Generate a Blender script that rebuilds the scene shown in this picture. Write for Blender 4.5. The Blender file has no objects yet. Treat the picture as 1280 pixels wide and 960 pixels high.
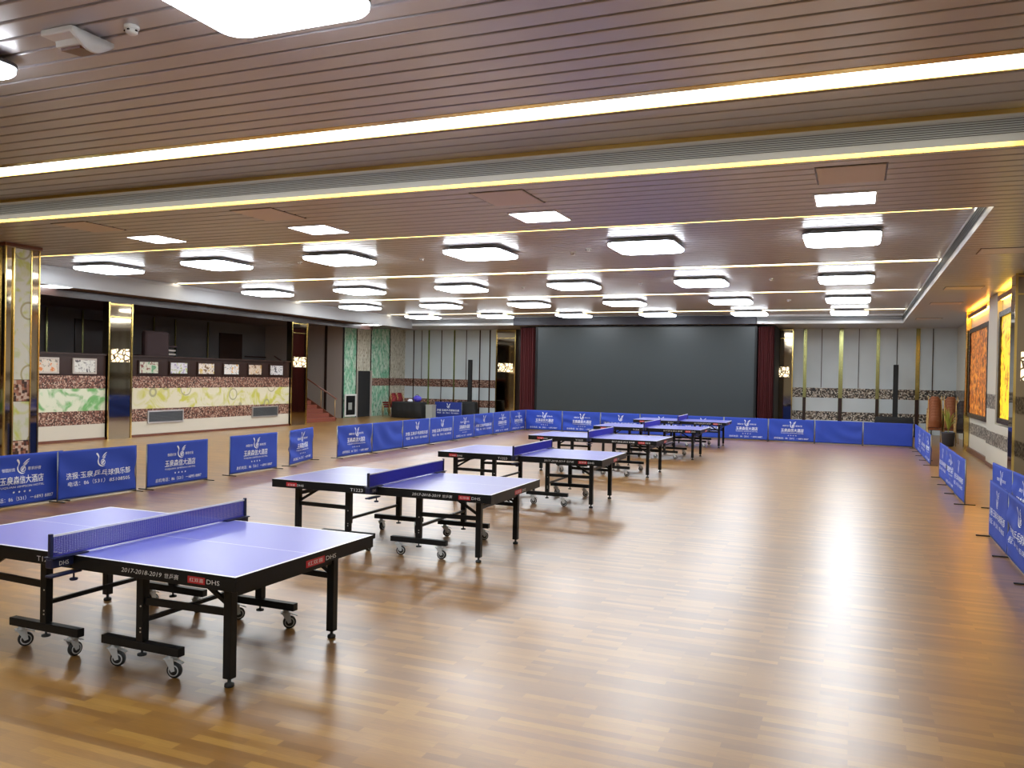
import bpy, bmesh, math, random
from mathutils import Vector, Matrix
random.seed(7)
C = bpy.context.scene.collection
PI = math.pi

# ------------------------------------------------------------------ camera, world, exposure
F, PITCH, ROLL, YAW, CAMZ = 1041.3, -0.00954, 0.01955, 0.39187, 1.9974
cy_, sy_ = math.cos(YAW), math.sin(YAW)
fwd0 = Vector((-sy_, cy_, 0)); right0 = Vector((cy_, sy_, 0)); up0 = Vector((0, 0, 1))
fw = fwd0*math.cos(PITCH) + up0*math.sin(PITCH); u2 = up0*math.cos(PITCH) - fwd0*math.sin(PITCH)
rr = right0*math.cos(ROLL) + u2*math.sin(ROLL); uu = u2*math.cos(ROLL) - right0*math.sin(ROLL)
cam_data = bpy.data.cameras.new('camera'); cam = bpy.data.objects.new('camera', cam_data); C.objects.link(cam)
cam.matrix_world = Matrix(((rr.x, uu.x, -fw.x, 0), (rr.y, uu.y, -fw.y, 0), (rr.z, uu.z, -fw.z, CAMZ), (0, 0, 0, 1)))
cam_data.sensor_width = 36; cam_data.lens = F/1280*36; cam_data.clip_start = 0.05; cam_data.clip_end = 200
bpy.context.scene.camera = cam
sc = bpy.context.scene
sc.view_settings.view_transform = 'Standard'; sc.view_settings.look = 'None'
sc.view_settings.exposure = 0.3; sc.view_settings.gamma = 1.0; sc.view_settings.use_curve_mapping = False
world = bpy.data.worlds.new('world'); sc.world = world; world.use_nodes = True
world.node_tree.nodes['Background'].inputs[0].default_value = (0.5, 0.55, 0.6, 1)
world.node_tree.nodes['Background'].inputs[1].default_value = 0.02
sc.cycles.sample_clamp_indirect = 6.0
LAMP_E, STRIP_E, PANEL_E = 16.0, 6.0, 14.0

# ------------------------------------------------------------------ materials
def mat(name, col, rough=0.5, metal=0.0, emit=None, es=0.0, spec=0.5, coat=0.0):
    m = bpy.data.materials.new(name); m.use_nodes = True
    b = m.node_tree.nodes['Principled BSDF']
    b.inputs['Base Color'].default_value = (*col, 1); b.inputs['Roughness'].default_value = rough
    b.inputs['Metallic'].default_value = metal; b.inputs['Specular IOR Level'].default_value = spec
    b.inputs['Coat Weight'].default_value = coat
    if emit: b.inputs['Emission Color'].default_value = (*emit, 1); b.inputs['Emission Strength'].default_value = es
    return m
class NT:
    def __init__(s, m): s.m = m; s.t = m.node_tree; s.b = s.t.nodes['Principled BSDF']
    def n(s, typ, **kw):
        x = s.t.nodes.new(typ)
        for k, v in kw.items(): setattr(x, k, v)
        return x
    def l(s, a, b): s.t.links.new(a, b)
    def coord(s, scale=(1, 1, 1), rot=(0, 0, 0), loc=(0, 0, 0)):
        tc = s.n('ShaderNodeTexCoord'); mp = s.n('ShaderNodeMapping')
        mp.inputs['Scale'].default_value = scale; mp.inputs['Rotation'].default_value = rot; mp.inputs['Location'].default_value = loc
        s.l(tc.outputs['Object'], mp.inputs['Vector']); return mp.outputs[0]
    def noise(s, v, sc=5, det=3, dist=0.0):
        x = s.n('ShaderNodeTexNoise'); x.inputs['Scale'].default_value = sc; x.inputs['Detail'].default_value = det
        x.inputs['Distortion'].default_value = dist; s.l(v, x.inputs['Vector']); return x.outputs['Fac']
    def ramp(s, f, stops, interp='LINEAR'):
        x = s.n('ShaderNodeValToRGB'); x.color_ramp.interpolation = interp; e = x.color_ramp.elements
        while len(e) > 1: e.remove(e[-1])
        e[0].position = stops[0][0]; e[0].color = (*stops[0][1], 1)
        for p, c in stops[1:]:
            k = e.new(p); k.color = (*c, 1)
        s.l(f, x.inputs[0]); return x.outputs[0]
    def mix(s, f, a, b, mode='MIX'):
        x = s.n('ShaderNodeMix', data_type='RGBA', blend_type=mode)
        for sock, v in ((x.inputs[0], f), (x.inputs[6], a), (x.inputs[7], b)):
            if isinstance(v, (int, float)): sock.default_value = v
            elif isinstance(v, tuple): sock.default_value = (*v, 1)
            else: s.l(v, sock)
        return x.outputs[2]
    def math(s, op, a, b=0.0):
        x = s.n('ShaderNodeMath', operation=op)
        for sock, v in ((x.inputs[0], a), (x.inputs[1], b)):
            if isinstance(v, (int, float)): sock.default_value = v
            else: s.l(v, sock)
        return x.outputs[0]
    def bump(s, h, st=0.2, d=0.01):
        x = s.n('ShaderNodeBump'); x.inputs['Strength'].default_value = st; x.inputs['Distance'].default_value = d
        s.l(h, x.inputs['Height']); s.l(x.outputs[0], s.b.inputs['Normal'])
    def base(s, c): s.l(c, s.b.inputs['Base Color'])

def m_floor():
    m = mat('parquet', (0.4, 0.2, 0.08), 0.3); N = NT(m)
    v = N.coord()
    br = N.n('ShaderNodeTexBrick'); br.offset = 0.37; br.offset_frequency = 2; br.squash = 1.0
    br.inputs['Scale'].default_value = 1.0; br.inputs['Brick Width'].default_value = 0.47; br.inputs['Row Height'].default_value = 0.066
    br.inputs['Mortar Size'].default_value = 0.0006; br.inputs['Mortar Smooth'].default_value = 0.1; br.inputs['Bias'].default_value = 0.0
    br.inputs['Color1'].default_value = (0, 0, 0, 1); br.inputs['Color2'].default_value = (1, 1, 1, 1); br.inputs['Mortar'].default_value = (0.1, 0.1, 0.1, 1)
    N.l(v, br.inputs['Vector'])
    c1 = N.ramp(br.outputs['Color'], [(0.0, (0.25, 0.113, 0.020)), (0.35, (0.30, 0.140, 0.023)), (0.7, (0.37, 0.18, 0.028)), (1.0, (0.45, 0.24, 0.044))])
    g = N.noise(N.coord((1.5, 22, 1)), 6, 5, 0.4)
    gc = N.ramp(g, [(0.3, (0.84, 0.83, 0.80)), (0.7, (1.08, 1.07, 1.06))])
    big = N.noise(N.coord((0.5, 0.5, 0.5)), 1.2, 2)
    bc = N.ramp(big, [(0.3, (0.92, 0.9, 0.88)), (0.7, (1.06, 1.06, 1.06))])
    c = N.mix(1.0, c1, gc, 'MULTIPLY'); c = N.mix(1.0, c, bc, 'MULTIPLY'); N.base(c)
    r = N.math('MULTIPLY_ADD', g, 0.10); r.node.inputs[2].default_value = 0.27
    N.l(r, N.b.inputs['Roughness']); N.bump(g, 0.05, 0.002)
    N.b.inputs['Specular IOR Level'].default_value = 0.5; N.b.inputs['Coat Weight'].default_value = 1.0; N.b.inputs['Coat IOR'].default_value = 1.52; N.b.inputs['Coat Roughness'].default_value = 0.34
    return m
def m_mosaic(name, cols, scale=22):
    m = mat(name, (0.2, 0.1, 0.08), 0.35); N = NT(m)
    vo = N.n('ShaderNodeTexVoronoi', feature='F1', distance='CHEBYCHEV'); vo.inputs['Scale'].default_value = scale; vo.inputs['Randomness'].default_value = 0.55
    N.l(N.coord(), vo.inputs['Vector'])
    sep = N.n('ShaderNodeSeparateColor'); N.l(vo.outputs['Color'], sep.inputs[0])
    N.base(N.ramp(sep.outputs[0], cols, 'CONSTANT')); return m
def m_art(name, base, a, b, ringcol, scale=1.0, off=(0, 0, 0), amt=0.55):
    m = mat(name, base, 0.4); N = NT(m)
    v = N.coord((1, 1, 1), loc=off)
    n1 = N.noise(v, 1.6*scale, 4, 1.2); n2 = N.noise(v, 3.1*scale, 3, 0.5)
    c = N.mix(N.ramp(n1, [(amt, (0, 0, 0)), (amt+0.12, (1, 1, 1))]), base, a)
    c = N.mix(N.ramp(n2, [(0.6, (0, 0, 0)), (0.68, (0.8, 0.8, 0.8))]), c, b)
    vo = N.n('ShaderNodeTexVoronoi', feature='F1'); vo.inputs['Scale'].default_value = 1.15*scale; N.l(v, vo.inputs['Vector'])
    ring = N.ramp(vo.outputs['Distance'], [(0.0, (1, 1, 1)), (0.03, (0, 0, 0)), (0.24, (0, 0, 0)), (0.255, (1, 1, 1)), (0.285, (1, 1, 1)), (0.30, (0, 0, 0))])
    c = N.mix(ring, c, ringcol); N.base(c); return m
def m_streak(name, base, a, b, off=0.0):
    m = mat(name, base, 0.35); N = NT(m); v = N.coord((3, 3, 1), loc=(off, off, off))
    n = N.noise(v, 2.2, 5, 0.8); n2 = N.noise(v, 7, 3)
    c = N.mix(N.ramp(n, [(0.42, (0, 0, 0)), (0.58, (1, 1, 1))]), base, a)
    c = N.mix(N.ramp(n2, [(0.56, (0, 0, 0)), (0.62, (1, 1, 1))]), c, b); N.base(c); return m
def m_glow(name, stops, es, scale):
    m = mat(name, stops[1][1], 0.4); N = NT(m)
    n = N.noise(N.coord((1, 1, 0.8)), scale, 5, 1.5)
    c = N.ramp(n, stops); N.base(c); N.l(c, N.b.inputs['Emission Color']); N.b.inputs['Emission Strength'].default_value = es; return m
def m_lattice(name):
    m = mat(name, (0.9, 0.7, 0.35), 0.4); N = NT(m)
    vo = N.n('ShaderNodeTexVoronoi', feature='DISTANCE_TO_EDGE'); vo.inputs['Scale'].default_value = 6.5; N.l(N.coord(), vo.inputs['Vector'])
    c = N.ramp(vo.outputs['Distance'], [(0.0, (0.03, 0.02, 0.01)), (0.07, (0.03, 0.02, 0.01)), (0.12, (1.0, 0.80, 0.50))])
    N.base(c); N.l(c, N.b.inputs['Emission Color']); N.b.inputs['Emission Strength'].default_value = 1.5; return m
def m_picture(name, cols, off):
    m = mat(name, cols[0], 0.4); N = NT(m); v = N.coord(loc=(off, off*1.3, off*0.7))
    n = N.noise(v, 7, 4, 1.0); N.base(N.ramp(n, [(0.38, cols[1]), (0.46, cols[0]), (0.56, cols[0]), (0.62, cols[2])])); return m
def m_weave(name, col, sc=60):
    m = mat(name, col, 0.75); N = NT(m); N.bump(N.noise(N.coord(), sc, 2), 0.3, 0.004); return m
def m_perf(name, col):
    m = mat(name, col, 0.6); N = NT(m)
    n = N.noise(N.coord((1, 1, 1)), 0.8, 2)
    N.base(N.ramp(n, [(0.3, tuple(x*0.93 for x in col)), (0.7, tuple(min(1, x*1.04) for x in col))]))
    vo = N.n('ShaderNodeTexVoronoi'); vo.inputs['Scale'].default_value = 40; vo.inputs['Randomness'].default_value = 0; N.l(N.coord(), vo.inputs['Vector'])
    N.bump(vo.outputs['Distance'], 0.15, 0.004); return m

M = {}
M['floor'] = m_floor()
M['slat'] = mat('ceiling_slat_metal', (0.50, 0.47, 0.485), 0.30, 0.45)
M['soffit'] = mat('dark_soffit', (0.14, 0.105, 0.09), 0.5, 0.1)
M['cream'] = mat('cream_panel', (0.62, 0.59, 0.50), 0.45)
M['white'] = mat('white_paint', (0.72, 0.72, 0.70), 0.45)
M['whitemetal'] = mat('white_metal', (0.72, 0.74, 0.76), 0.35, 0.15)
M['grille'] = mat('grille_dark', (0.14, 0.155, 0.17), 0.4, 0.2)
M['louvre'] = mat('pale_louvre', (0.78, 0.84, 0.88), 0.35, 0.1)
M['band'] = mat('grey_metal_band', (0.36, 0.36, 0.37), 0.4, 0.25)
M['greypanel'] = m_perf('grey_acoustic_panel', (0.60, 0.67, 0.70))
M['darkpanel'] = m_perf('dark_grey_panel', (0.13, 0.13, 0.135))
M['taupe'] = mat('taupe_wall', (0.42, 0.37, 0.33), 0.6)
M['mosaic'] = m_mosaic('brown_mosaic', [(0, (0.05, 0.02, 0.015)), (0.3, (0.16, 0.06, 0.04)), (0.55, (0.28, 0.14, 0.10)), (0.8, (0.50, 0.36, 0.28))], 32)
M['mosaicbig'] = m_mosaic('brown_mosaic_coarse', [(0, (0.05, 0.02, 0.015)), (0.3, (0.20, 0.07, 0.04)), (0.55, (0.38, 0.17, 0.11)), (0.8, (0.60, 0.45, 0.36))], 19)
M['mosaicbk'] = m_mosaic('black_beige_mosaic', [(0, (0.02, 0.02, 0.02)), (0.35, (0.10, 0.07, 0.05)), (0.6, (0.35, 0.30, 0.24)), (0.8, (0.62, 0.58, 0.50))], 24)
M['artgreen'] = m_art('art_green', (0.66, 0.70, 0.55), (0.16, 0.42, 0.14), (0.40, 0.62, 0.36), (0.20, 0.34, 0.20), 1.1, (0, 3, 0), 0.49)
M['artyellow'] = m_art('art_yellow', (0.68, 0.65, 0.50), (0.55, 0.55, 0.10), (0.62, 0.62, 0.28), (0.36, 0.36, 0.22), 1.1, (2, 0, 0), 0.49)
M['artpillar'] = m_art('art_pillar', (0.66, 0.68, 0.60), (0.55, 0.60, 0.15), (0.55, 0.62, 0.35), (0.42, 0.40, 0.22), 1.3, (1, 1, 5), 0.5)
M['greenstreak'] = m_streak('green_leaf_panel', (0.55, 0.70, 0.58), (0.18, 0.48, 0.30), (0.06, 0.22, 0.12))
M['creamstreak'] = m_streak('cream_leaf_panel', (0.62, 0.60, 0.50), (0.48, 0.46, 0.36), (0.25, 0.22, 0.14), 4.0)
M['wood'] = mat('dark_red_wood', (0.16, 0.055, 0.03), 0.3)
M['brown'] = mat('dark_brown_lacquer', (0.035, 0.018, 0.014), 0.25)
M['black'] = mat('black_paint', (0.008, 0.009, 0.010), 0.4, spec=0.25)
M['blackmatte'] = mat('black_cloth', (0.012, 0.013, 0.014), 0.8)
M['mirror'] = mat('bronze_mirror', (0.33, 0.27, 0.19), 0.05, 1.0)
M['gold'] = mat('gold_metal', (0.75, 0.55, 0.18), 0.16, 1.0)
M['goldgreen'] = mat('brass_strip', (0.38, 0.38, 0.16), 0.2, 1.0)
M['chrome'] = mat('chrome', (0.7, 0.7, 0.7), 0.4, 1.0)
M['lamp'] = mat('lamp_diffuser', (0.9, 0.9, 0.9), 0.5, emit=(0.87, 0.94, 1.0), es=LAMP_E)
M['panel'] = mat('panel_diffuser', (0.9, 0.9, 0.9), 0.5, emit=(0.95, 0.96, 1.0), es=PANEL_E)
M['strip'] = mat('warm_strip', (0.9, 0.9, 0.85), 0.5, emit=(1.0, 0.93, 0.76), es=STRIP_E)
M['lattice'] = m_lattice('lit_lattice')
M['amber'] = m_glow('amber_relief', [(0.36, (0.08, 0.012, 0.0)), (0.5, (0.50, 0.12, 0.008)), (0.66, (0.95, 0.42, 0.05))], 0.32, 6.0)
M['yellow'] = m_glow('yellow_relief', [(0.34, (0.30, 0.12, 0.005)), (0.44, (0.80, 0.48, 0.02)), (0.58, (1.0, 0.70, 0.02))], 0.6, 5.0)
M['coveorange'] = mat('cove_orange', (1, 0.5, 0.1), 0.5, emit=(1.0, 0.40, 0.05), es=34)
M['coveyellow'] = mat('cove_yellow', (1, 0.7, 0.1), 0.5, emit=(1.0, 0.58, 0.06), es=26)
M['tabletop'] = mat('violet_blue_tabletop', (0.175, 0.190, 0.62), 0.28, spec=0.8)
M['line'] = mat('white_line', (0.8, 0.8, 0.85), 0.4)
M['net'] = mat('blue_netting', (0.05, 0.05, 0.46), 0.6)
M['tape'] = mat('white_tape', (0.78, 0.78, 0.85), 0.6)
M['navy'] = mat('navy_post', (0.01, 0.015, 0.06), 0.4)
M['tyre'] = mat('black_rubber', (0.015, 0.017, 0.018), 0.5)
M['greyplastic'] = mat('light_grey_plastic', (0.60, 0.62, 0.62), 0.35)
M['red'] = mat('red_badge', (0.55, 0.02, 0.03), 0.4)
M['badgewhite'] = mat('badge_white', (0.75, 0.75, 0.75), 0.4)
M['bluecloth'] = m_weave('blue_barrier_cloth', (0.018, 0.06, 0.44), 80)
M['bluecloth2'] = m_weave('dark_blue_barrier_cloth', (0.012, 0.03, 0.22), 80)
M['print'] = mat('white_print', (0.80, 0.86, 0.94), 0.6)
M['tube'] = mat('grey_steel_tube', (0.25, 0.27, 0.28), 0.35, 0.8)
M['foot'] = mat('dark_steel_foot', (0.06, 0.06, 0.06), 0.45, 0.5)
M['screen'] = mat('dark_screen', (0.026, 0.036, 0.041), 0.36)
M['navybox'] = mat('navy_black_header', (0.018, 0.018, 0.035), 0.4)
M['curtain'] = m_weave('maroon_velvet', (0.075, 0.006, 0.008), 30)
M['hatch'] = mat('ceiling_hatch', (0.64, 0.54, 0.50), 0.45, 0.1)
M['redcarpet'] = m_weave('red_brown_carpet', (0.22, 0.055, 0.03), 50)
M['redseat'] = m_weave('red_seat_fabric', (0.19, 0.012, 0.014), 50)
M['brownseat'] = m_weave('rust_brown_seat_fabric', (0.26, 0.085, 0.03), 50)
M['darkseat'] = m_weave('dark_seat_fabric', (0.03, 0.02, 0.018), 50)
M['goldframe'] = mat('gold_chair_frame', (0.45, 0.28, 0.10), 0.35, 0.7)
M['maroon'] = m_weave('maroon_upholstery', (0.030, 0.010, 0.011), 40)
M['leaf'] = mat('yellow_green_leaf', (0.35, 0.38, 0.06), 0.5)
M['pot'] = mat('dark_grey_pot', (0.04, 0.04, 0.05), 0.5)
M['bluebag'] = mat('blue_bag', (0.08, 0.06, 0.50), 0.5)
M['greybox'] = mat('grey_box', (0.32, 0.34, 0.32), 0.6)

# ------------------------------------------------------------------ helpers
class MB:
    """collects shapes into one mesh"""
    def __init__(s): s.bm = bmesh.new(); s.mi = 0
    def quad(s, pts, mi=None):
        vs = [s.bm.verts.new(p) for p in pts]; f = s.bm.faces.new(vs); f.material_index = s.mi if mi is None else mi; return f
    def box(s, x0, x1, y0, y1, z0, z1, bev=0.0, mi=None, rot=None, pivot=None):
        mi = s.mi if mi is None else mi
        r = bmesh.ops.create_cube(s.bm, size=1.0); vs = r['verts']
        for v in vs:
            v.co = Vector(((x0+x1)/2 + v.co.x*(x1-x0), (y0+y1)/2 + v.co.y*(y1-y0), (z0+z1)/2 + v.co.z*(z1-z0)))
        fs = set(f for v in vs for f in v.link_faces)
        for f in fs: f.material_index = mi
        if bev > 0:
            es = list(set(e for v in vs for e in v.link_edges))
            rb = bmesh.ops.bevel(s.bm, geom=es, offset=bev, segments=2, affect='EDGES', profile=0.5)
            for f in rb['faces']: f.material_index = mi
            vs = list(set(rb['verts']) | set(v for f in rb['faces'] for v in f.verts) | set(v for v in vs if v.is_valid))
        if rot is not None:
            p = Vector(pivot) if pivot is not None else Vector(((x0+x1)/2, (y0+y1)/2, (z0+z1)/2))
            for v in vs:
                if v.is_valid: v.co = p + rot @ (v.co - p)
        return s
    def tube(s, a, b, r0, r1=None, seg=12, mi=None):
        mi = s.mi if mi is None else mi
        a, b = Vector(a), Vector(b); d = b-a; L = d.length
        q = d.to_track_quat('Z', 'Y').to_matrix().to_4x4()
        r = bmesh.ops.create_cone(s.bm, cap_ends=True, segments=seg, radius1=r0, radius2=r0 if r1 is None else r1, depth=L,
                                  matrix=Matrix.Translation((a+b)/2) @ q)
        for f in set(f for v in r['verts'] for f in v.link_faces): f.material_index = mi; f.smooth = len(f.verts) == 4
        return s
    def bar(s, a, b, w, h, mi=None):
        """square bar from a to b, w wide and h high"""
        a, b = Vector(a), Vector(b); d = b-a; L = d.length
        q = d.to_track_quat('X', 'Z').to_matrix(); mid = (a+b)/2
        n = len(s.bm.verts)
        r = bmesh.ops.create_cube(s.bm, size=1.0)
        for v in r['verts']: v.co = mid + q @ Vector((v.co.x*L, v.co.y*w, v.co.z*h))
        for f in set(f for v in r['verts'] for f in v.link_faces): f.material_index = s.mi if mi is None else mi
        return s
    def lathe(s, prof, c=(0, 0, 0), axis='Z', seg=24, mi=None):
        mi = s.mi if mi is None else mi; c = Vector(c); rings = []
        for (r, h) in prof:
            ring = []
            for k in range(seg):
                a = 2*PI*k/seg; x, y = r*math.cos(a), r*math.sin(a)
                p = Vector((x, y, h)) if axis == 'Z' else Vector((x, h, y)) if axis == 'Y' else Vector((h, x, y))
                ring.append(s.bm.verts.new(c+p))
            rings.append(ring)
        for a, b in zip(rings, rings[1:]):
            for k in range(seg):
                f = s.bm.faces.new((a[k], a[(k+1) % seg], b[(k+1) % seg], b[k])); f.smooth = True; f.material_index = mi
        for ring in (rings[0], rings[-1]):
            try: f = s.bm.faces.new(ring); f.material_index = mi
            except ValueError: pass
        return s
    def build(s, name, mats, parent=None, loc=None):
        bmesh.ops.recalc_face_normals(s.bm, faces=s.bm.faces[:])
        me = bpy.data.meshes.new(name); s.bm.to_mesh(me); s.bm.free()
        for m in (mats if isinstance(mats, (list, tuple)) else [mats]): me.materials.append(m)
        o = bpy.data.objects.new(name, me); C.objects.link(o)
        if parent is not None: o.parent = parent
        if loc is not None: o.location = loc
        return o
def tag(o, label, cat, group=None, kind=None):
    if label: o['label'] = label
    if cat: o['category'] = cat
    if group: o['group'] = group
    if kind: o['kind'] = kind
    return o
def empty(name, loc=(0, 0, 0), rz=0.0):
    o = bpy.data.objects.new(name, None); C.objects.link(o); o.location = loc; o.rotation_euler = (0, 0, rz)
    o.empty_display_size = 0.1; return o
def copy_tree(o, parent=None):
    c = o.copy(); C.objects.link(c)
    if parent is not None: c.parent = parent
    for ch in list(o.children): copy_tree(ch, c)
    return c
def struct(o): o['kind'] = 'structure'; return o
def text_mesh(body, w, h, x=0.0, z=0.0, slant=0.0, bold=0.0):
    """a flat text as list of (verts, faces) in (x, z), fitted into w by h and centred on (x, z)"""
    cu = bpy.data.curves.new('t', 'FONT'); cu.body = body; cu.size = 1.0; cu.resolution_u = 2; cu.shear = slant; cu.offset = bold
    o = bpy.data.objects.new('t', cu); C.objects.link(o)
    dg = bpy.context.evaluated_depsgraph_get(); dg.update()
    me = bpy.data.meshes.new_from_object(o.evaluated_get(dg))
    vs = [v.co.copy() for v in me.vertices]; fs = [tuple(p.vertices) for p in me.polygons]
    bpy.data.objects.remove(o); bpy.data.curves.remove(cu); bpy.data.meshes.remove(me)
    if not vs: return [], []
    x0, x1 = min(v.x for v in vs), max(v.x for v in vs); y0, y1 = min(v.y for v in vs), max(v.y for v in vs)
    out = [(x + ((v.x-x0)/(x1-x0)-0.5)*w, z + ((v.y-y0)/max(y1-y0, 1e-6)-0.5)*h) for v in vs]
    return out, fs
def merge(*parts):
    V, Fc = [], []
    for v, f in parts:
        n = len(V); V += v; Fc += [tuple(i+n for i in q) for q in f]
    return V, Fc
def flat_object(name, part, m, parent, place, solid=0.0):
    V, Fc = part
    me = bpy.data.meshes.new(name); me.from_pydata([place(a, b) for a, b in V], [], Fc); me.materials.append(m); me.update()
    o = bpy.data.objects.new(name, me); C.objects.link(o); o.parent = parent; return o
def stroke(pts, n=8):
    """a tapering ribbon through (x, z, width) control points"""
    P = []
    for i in range(len(pts)-1):
        p0 = pts[max(i-1, 0)]; p1 = pts[i]; p2 = pts[i+1]; p3 = pts[min(i+2, len(pts)-1)]
        for k in range(n):
            t = k/n
            P.append([0.5*((2*p1[j]) + (-p0[j]+p2[j])*t + (2*p0[j]-5*p1[j]+4*p2[j]-p3[j])*t*t + (-p0[j]+3*p1[j]-3*p2[j]+p3[j])*t**3) for j in range(3)])
    P.append(list(pts[-1])); V, Fc = [], []
    for i, p in enumerate(P):
        a = P[max(i-1, 0)]; b = P[min(i+1, len(P)-1)]; dx, dz = b[0]-a[0], b[1]-a[1]; L = math.hypot(dx, dz) or 1
        nx, nz = -dz/L, dx/L; w = max(p[2], 0.002)/2
        V += [(p[0]+nx*w, p[1]+nz*w), (p[0]-nx*w, p[1]-nz*w)]
        if i: Fc.append((2*i-2, 2*i-1, 2*i+1, 2*i))
    return V, Fc
def ring2d(cx, cz, r, w, a0=0, a1=2*PI, seg=20):
    return stroke([(cx+r*math.cos(a0+(a1-a0)*k/seg), cz+r*math.sin(a0+(a1-a0)*k/seg), w) for k in range(seg+1)], 1)
def xf(part, s, x, z): return [(a*s+x, b*s+z) for a, b in part[0]], part[1]

# ------------------------------------------------------------------ the room
XL, XR, YB, YF = -19.4, 3.05, 36.5, -6.0        # left wall, right wall, rear wall, wall behind the camera
ZC, ZH, ZS = 4.20, 4.55, 4.06                    # flat ceiling, coffer ceiling, left soffit
CFX0, CFX1 = -18.8, 1.52
YC0, YC1 = 11.75, 33.4                           # rear coffer
YFC = 8.85                                       # far edge of the front coffer

b = MB(); b.quad([(-25.2, YF, 0), (3.6, YF, 0), (3.6, YB, 0), (-25.2, YB, 0)]); struct(b.build('floor', M['floor']))

def slats(b, x0, x1, y0, y1, z, pitch=0.235, gap=0.032, depth=0.028, ph=0.0):
    n = max(1, round((y1-y0)/pitch)); p = (y1-y0)/n
    prof = []
    for k in range(n):
        y = y0+k*p
        prof += [(y, z+depth), (y+gap, z+depth), (y+gap+0.004, z+0.004), (y+gap+0.012, z), (y+p-0.004, z), (y+p, z+0.004)]
    prof.append((y1, z+depth))
    vs = [(b.bm.verts.new((x0, y, zz)), b.bm.verts.new((x1, y, zz))) for y, zz in prof]
    for (a, c), (d, e) in zip(vs, vs[1:]):
        b.bm.faces.new((a, c, e, d))
b = MB()
slats(b, CFX0, CFX1, YF, 7.30, ZH); slats(b, CFX0, CFX1, 7.80, YFC, ZH)                 # front coffer
slats(b, -25.2, 3.6, YFC+0.05, YC0, ZC)                                                  # flat band
ST = [13.5, 19.1, 24.95, 31.35]
ys = [YC0] + ST + [YC1]
e0 = YC0
for s_ in ST: slats(b, CFX0, CFX1, e0, s_-0.18, ZH); e0 = s_+0.18
slats(b, CFX0, CFX1, e0, YC1, ZH)                                                        # rear coffer
slats(b, CFX1, 3.6, YF, YFC, ZC); slats(b, CFX1, 3.6, YC0, YB, ZC)                       # right margin
slats(b, -20.95, CFX1, YC1, YB, ZC)                                                      # rear margin
slats(b, XL, CFX0, YF, YFC, ZC); slats(b, -25.2, XL, YF, YFC, ZC)
# backs over the strip recesses
for s_ in [7.55] + ST:
    b.quad([(CFX0, s_-0.26, ZH+0.07), (CFX1, s_-0.26, ZH+0.07), (CFX1, s_+0.26, ZH+0.07), (CFX0, s_+0.26, ZH+0.07)])
struct(b.build('ceiling', M['slat']))
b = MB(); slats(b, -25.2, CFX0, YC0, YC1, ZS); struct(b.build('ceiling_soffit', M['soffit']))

# coffer faces with air grilles (materials: white metal, grille, gold)
def coffer_face(name, p0, p1, z0, z1, nrm):
    p0, p1, nrm = Vector((*p0, 0)), Vector((*p1, 0)), Vector((*nrm, 0)); b = MB(); H = z1-z0
    def band(a0, a1, out, mi):
        o0 = nrm*out
        A, B_, = p0+o0, p1+o0
        b.quad([(A.x, A.y, a0), (B_.x, B_.y, a0), (B_.x, B_.y, a1), (A.x, A.y, a1)], mi)
    band(z0, z1, 0.0, 0)
    g0, g1 = z0+0.125, z1-0.075
    band(g0, g1, 0.004, 1)
    n = 7
    for k in range(n):
        z = g0+(g1-g0)*(k+0.5)/n; A, B_ = p0+nrm*0.004, p1+nrm*0.004; A2, B2 = p0+nrm*0.016, p1+nrm*0.016
        b.quad([(A.x, A.y, z+0.010), (B_.x, B_.y, z+0.010), (B2.x, B2.y, z-0.008), (A2.x, A2.y, z-0.008)], 0)
    # gold mouldings below and above
    for (a0, a1, o) in ((z0-0.004, z0+0.042, 0.03), (z1-0.045, z1-0.002, 0.02)):
        A, B_ = p0, p1; A2, B2 = p0+nrm*o, p1+nrm*o
        b.quad([(A2.x, A2.y, a0), (B2.x, B2.y, a0), (B2.x, B2.y, a1), (A2.x, A2.y, a1)], 2)
        b.quad([(A.x, A.y, a1), (B_.x, B_.y, a1), (B2.x, B2.y, a1), (A2.x, A2.y, a1)], 2)
        b.quad([(A.x, A.y, a0), (B_.x, B_.y, a0), (B2.x, B2.y, a0), (A2.x, A2.y, a0)], 2)
    return struct(b.build(name, [M['louvre'], M['grille'], M['gold']]))
coffer_face('trim_1', (CFX0, YFC), (CFX1, YFC), ZC, ZH, (0, -1))
def plain_face(name, p0, p1, z0, z1, mats=None, nrm=(1, 0)):
    b = MB()
    b.quad([(*p0, z0), (*p1, z0), (*p1, z1), (*p0, z1)], 0)
    n = Vector((*nrm, 0)); A, B_ = Vector((*p0, 0))+n*0.01, Vector((*p1, 0))+n*0.01
    b.quad([(A.x, A.y, z0+0.10), (B_.x, B_.y, z0+0.10), (B_.x, B_.y, z1-0.07), (A.x, A.y, z1-0.07)], 1)
    for k in range(4):
        z = z0+0.10+(z1-z0-0.17)*(k+0.5)/4
        A2, B2 = A+n*0.015, B_+n*0.015
        b.quad([(A.x, A.y, z+0.012), (B_.x, B_.y, z+0.012), (B2.x, B2.y, z-0.006), (A2.x, A2.y, z-0.006)], 0)
    return struct(b.build(name, [M['whitemetal'], M['grille'] if mats is None else mats]))
plain_face('trim_2', (CFX1, YC0), (CFX1, YC1), ZC, ZH, nrm=(-1, 0))
b = MB(); b.quad([(CFX0, YC0, ZS), (CFX0, YC1, ZS), (CFX0, YC1, ZH), (CFX0, YC0, ZH)]); b.box(CFX0, CFX0+.03, YC0, YC1, ZS, ZS+.05, bev=.006); b.box(CFX0, CFX0+.02, YC0, YC1, ZH-.10, ZH-.01, bev=.004)
struct(b.build('trim_3', M['band']))
plain_face('trim_4', (CFX0, YC1), (CFX1, YC1), ZC, ZH, nrm=(0, -1))
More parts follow.
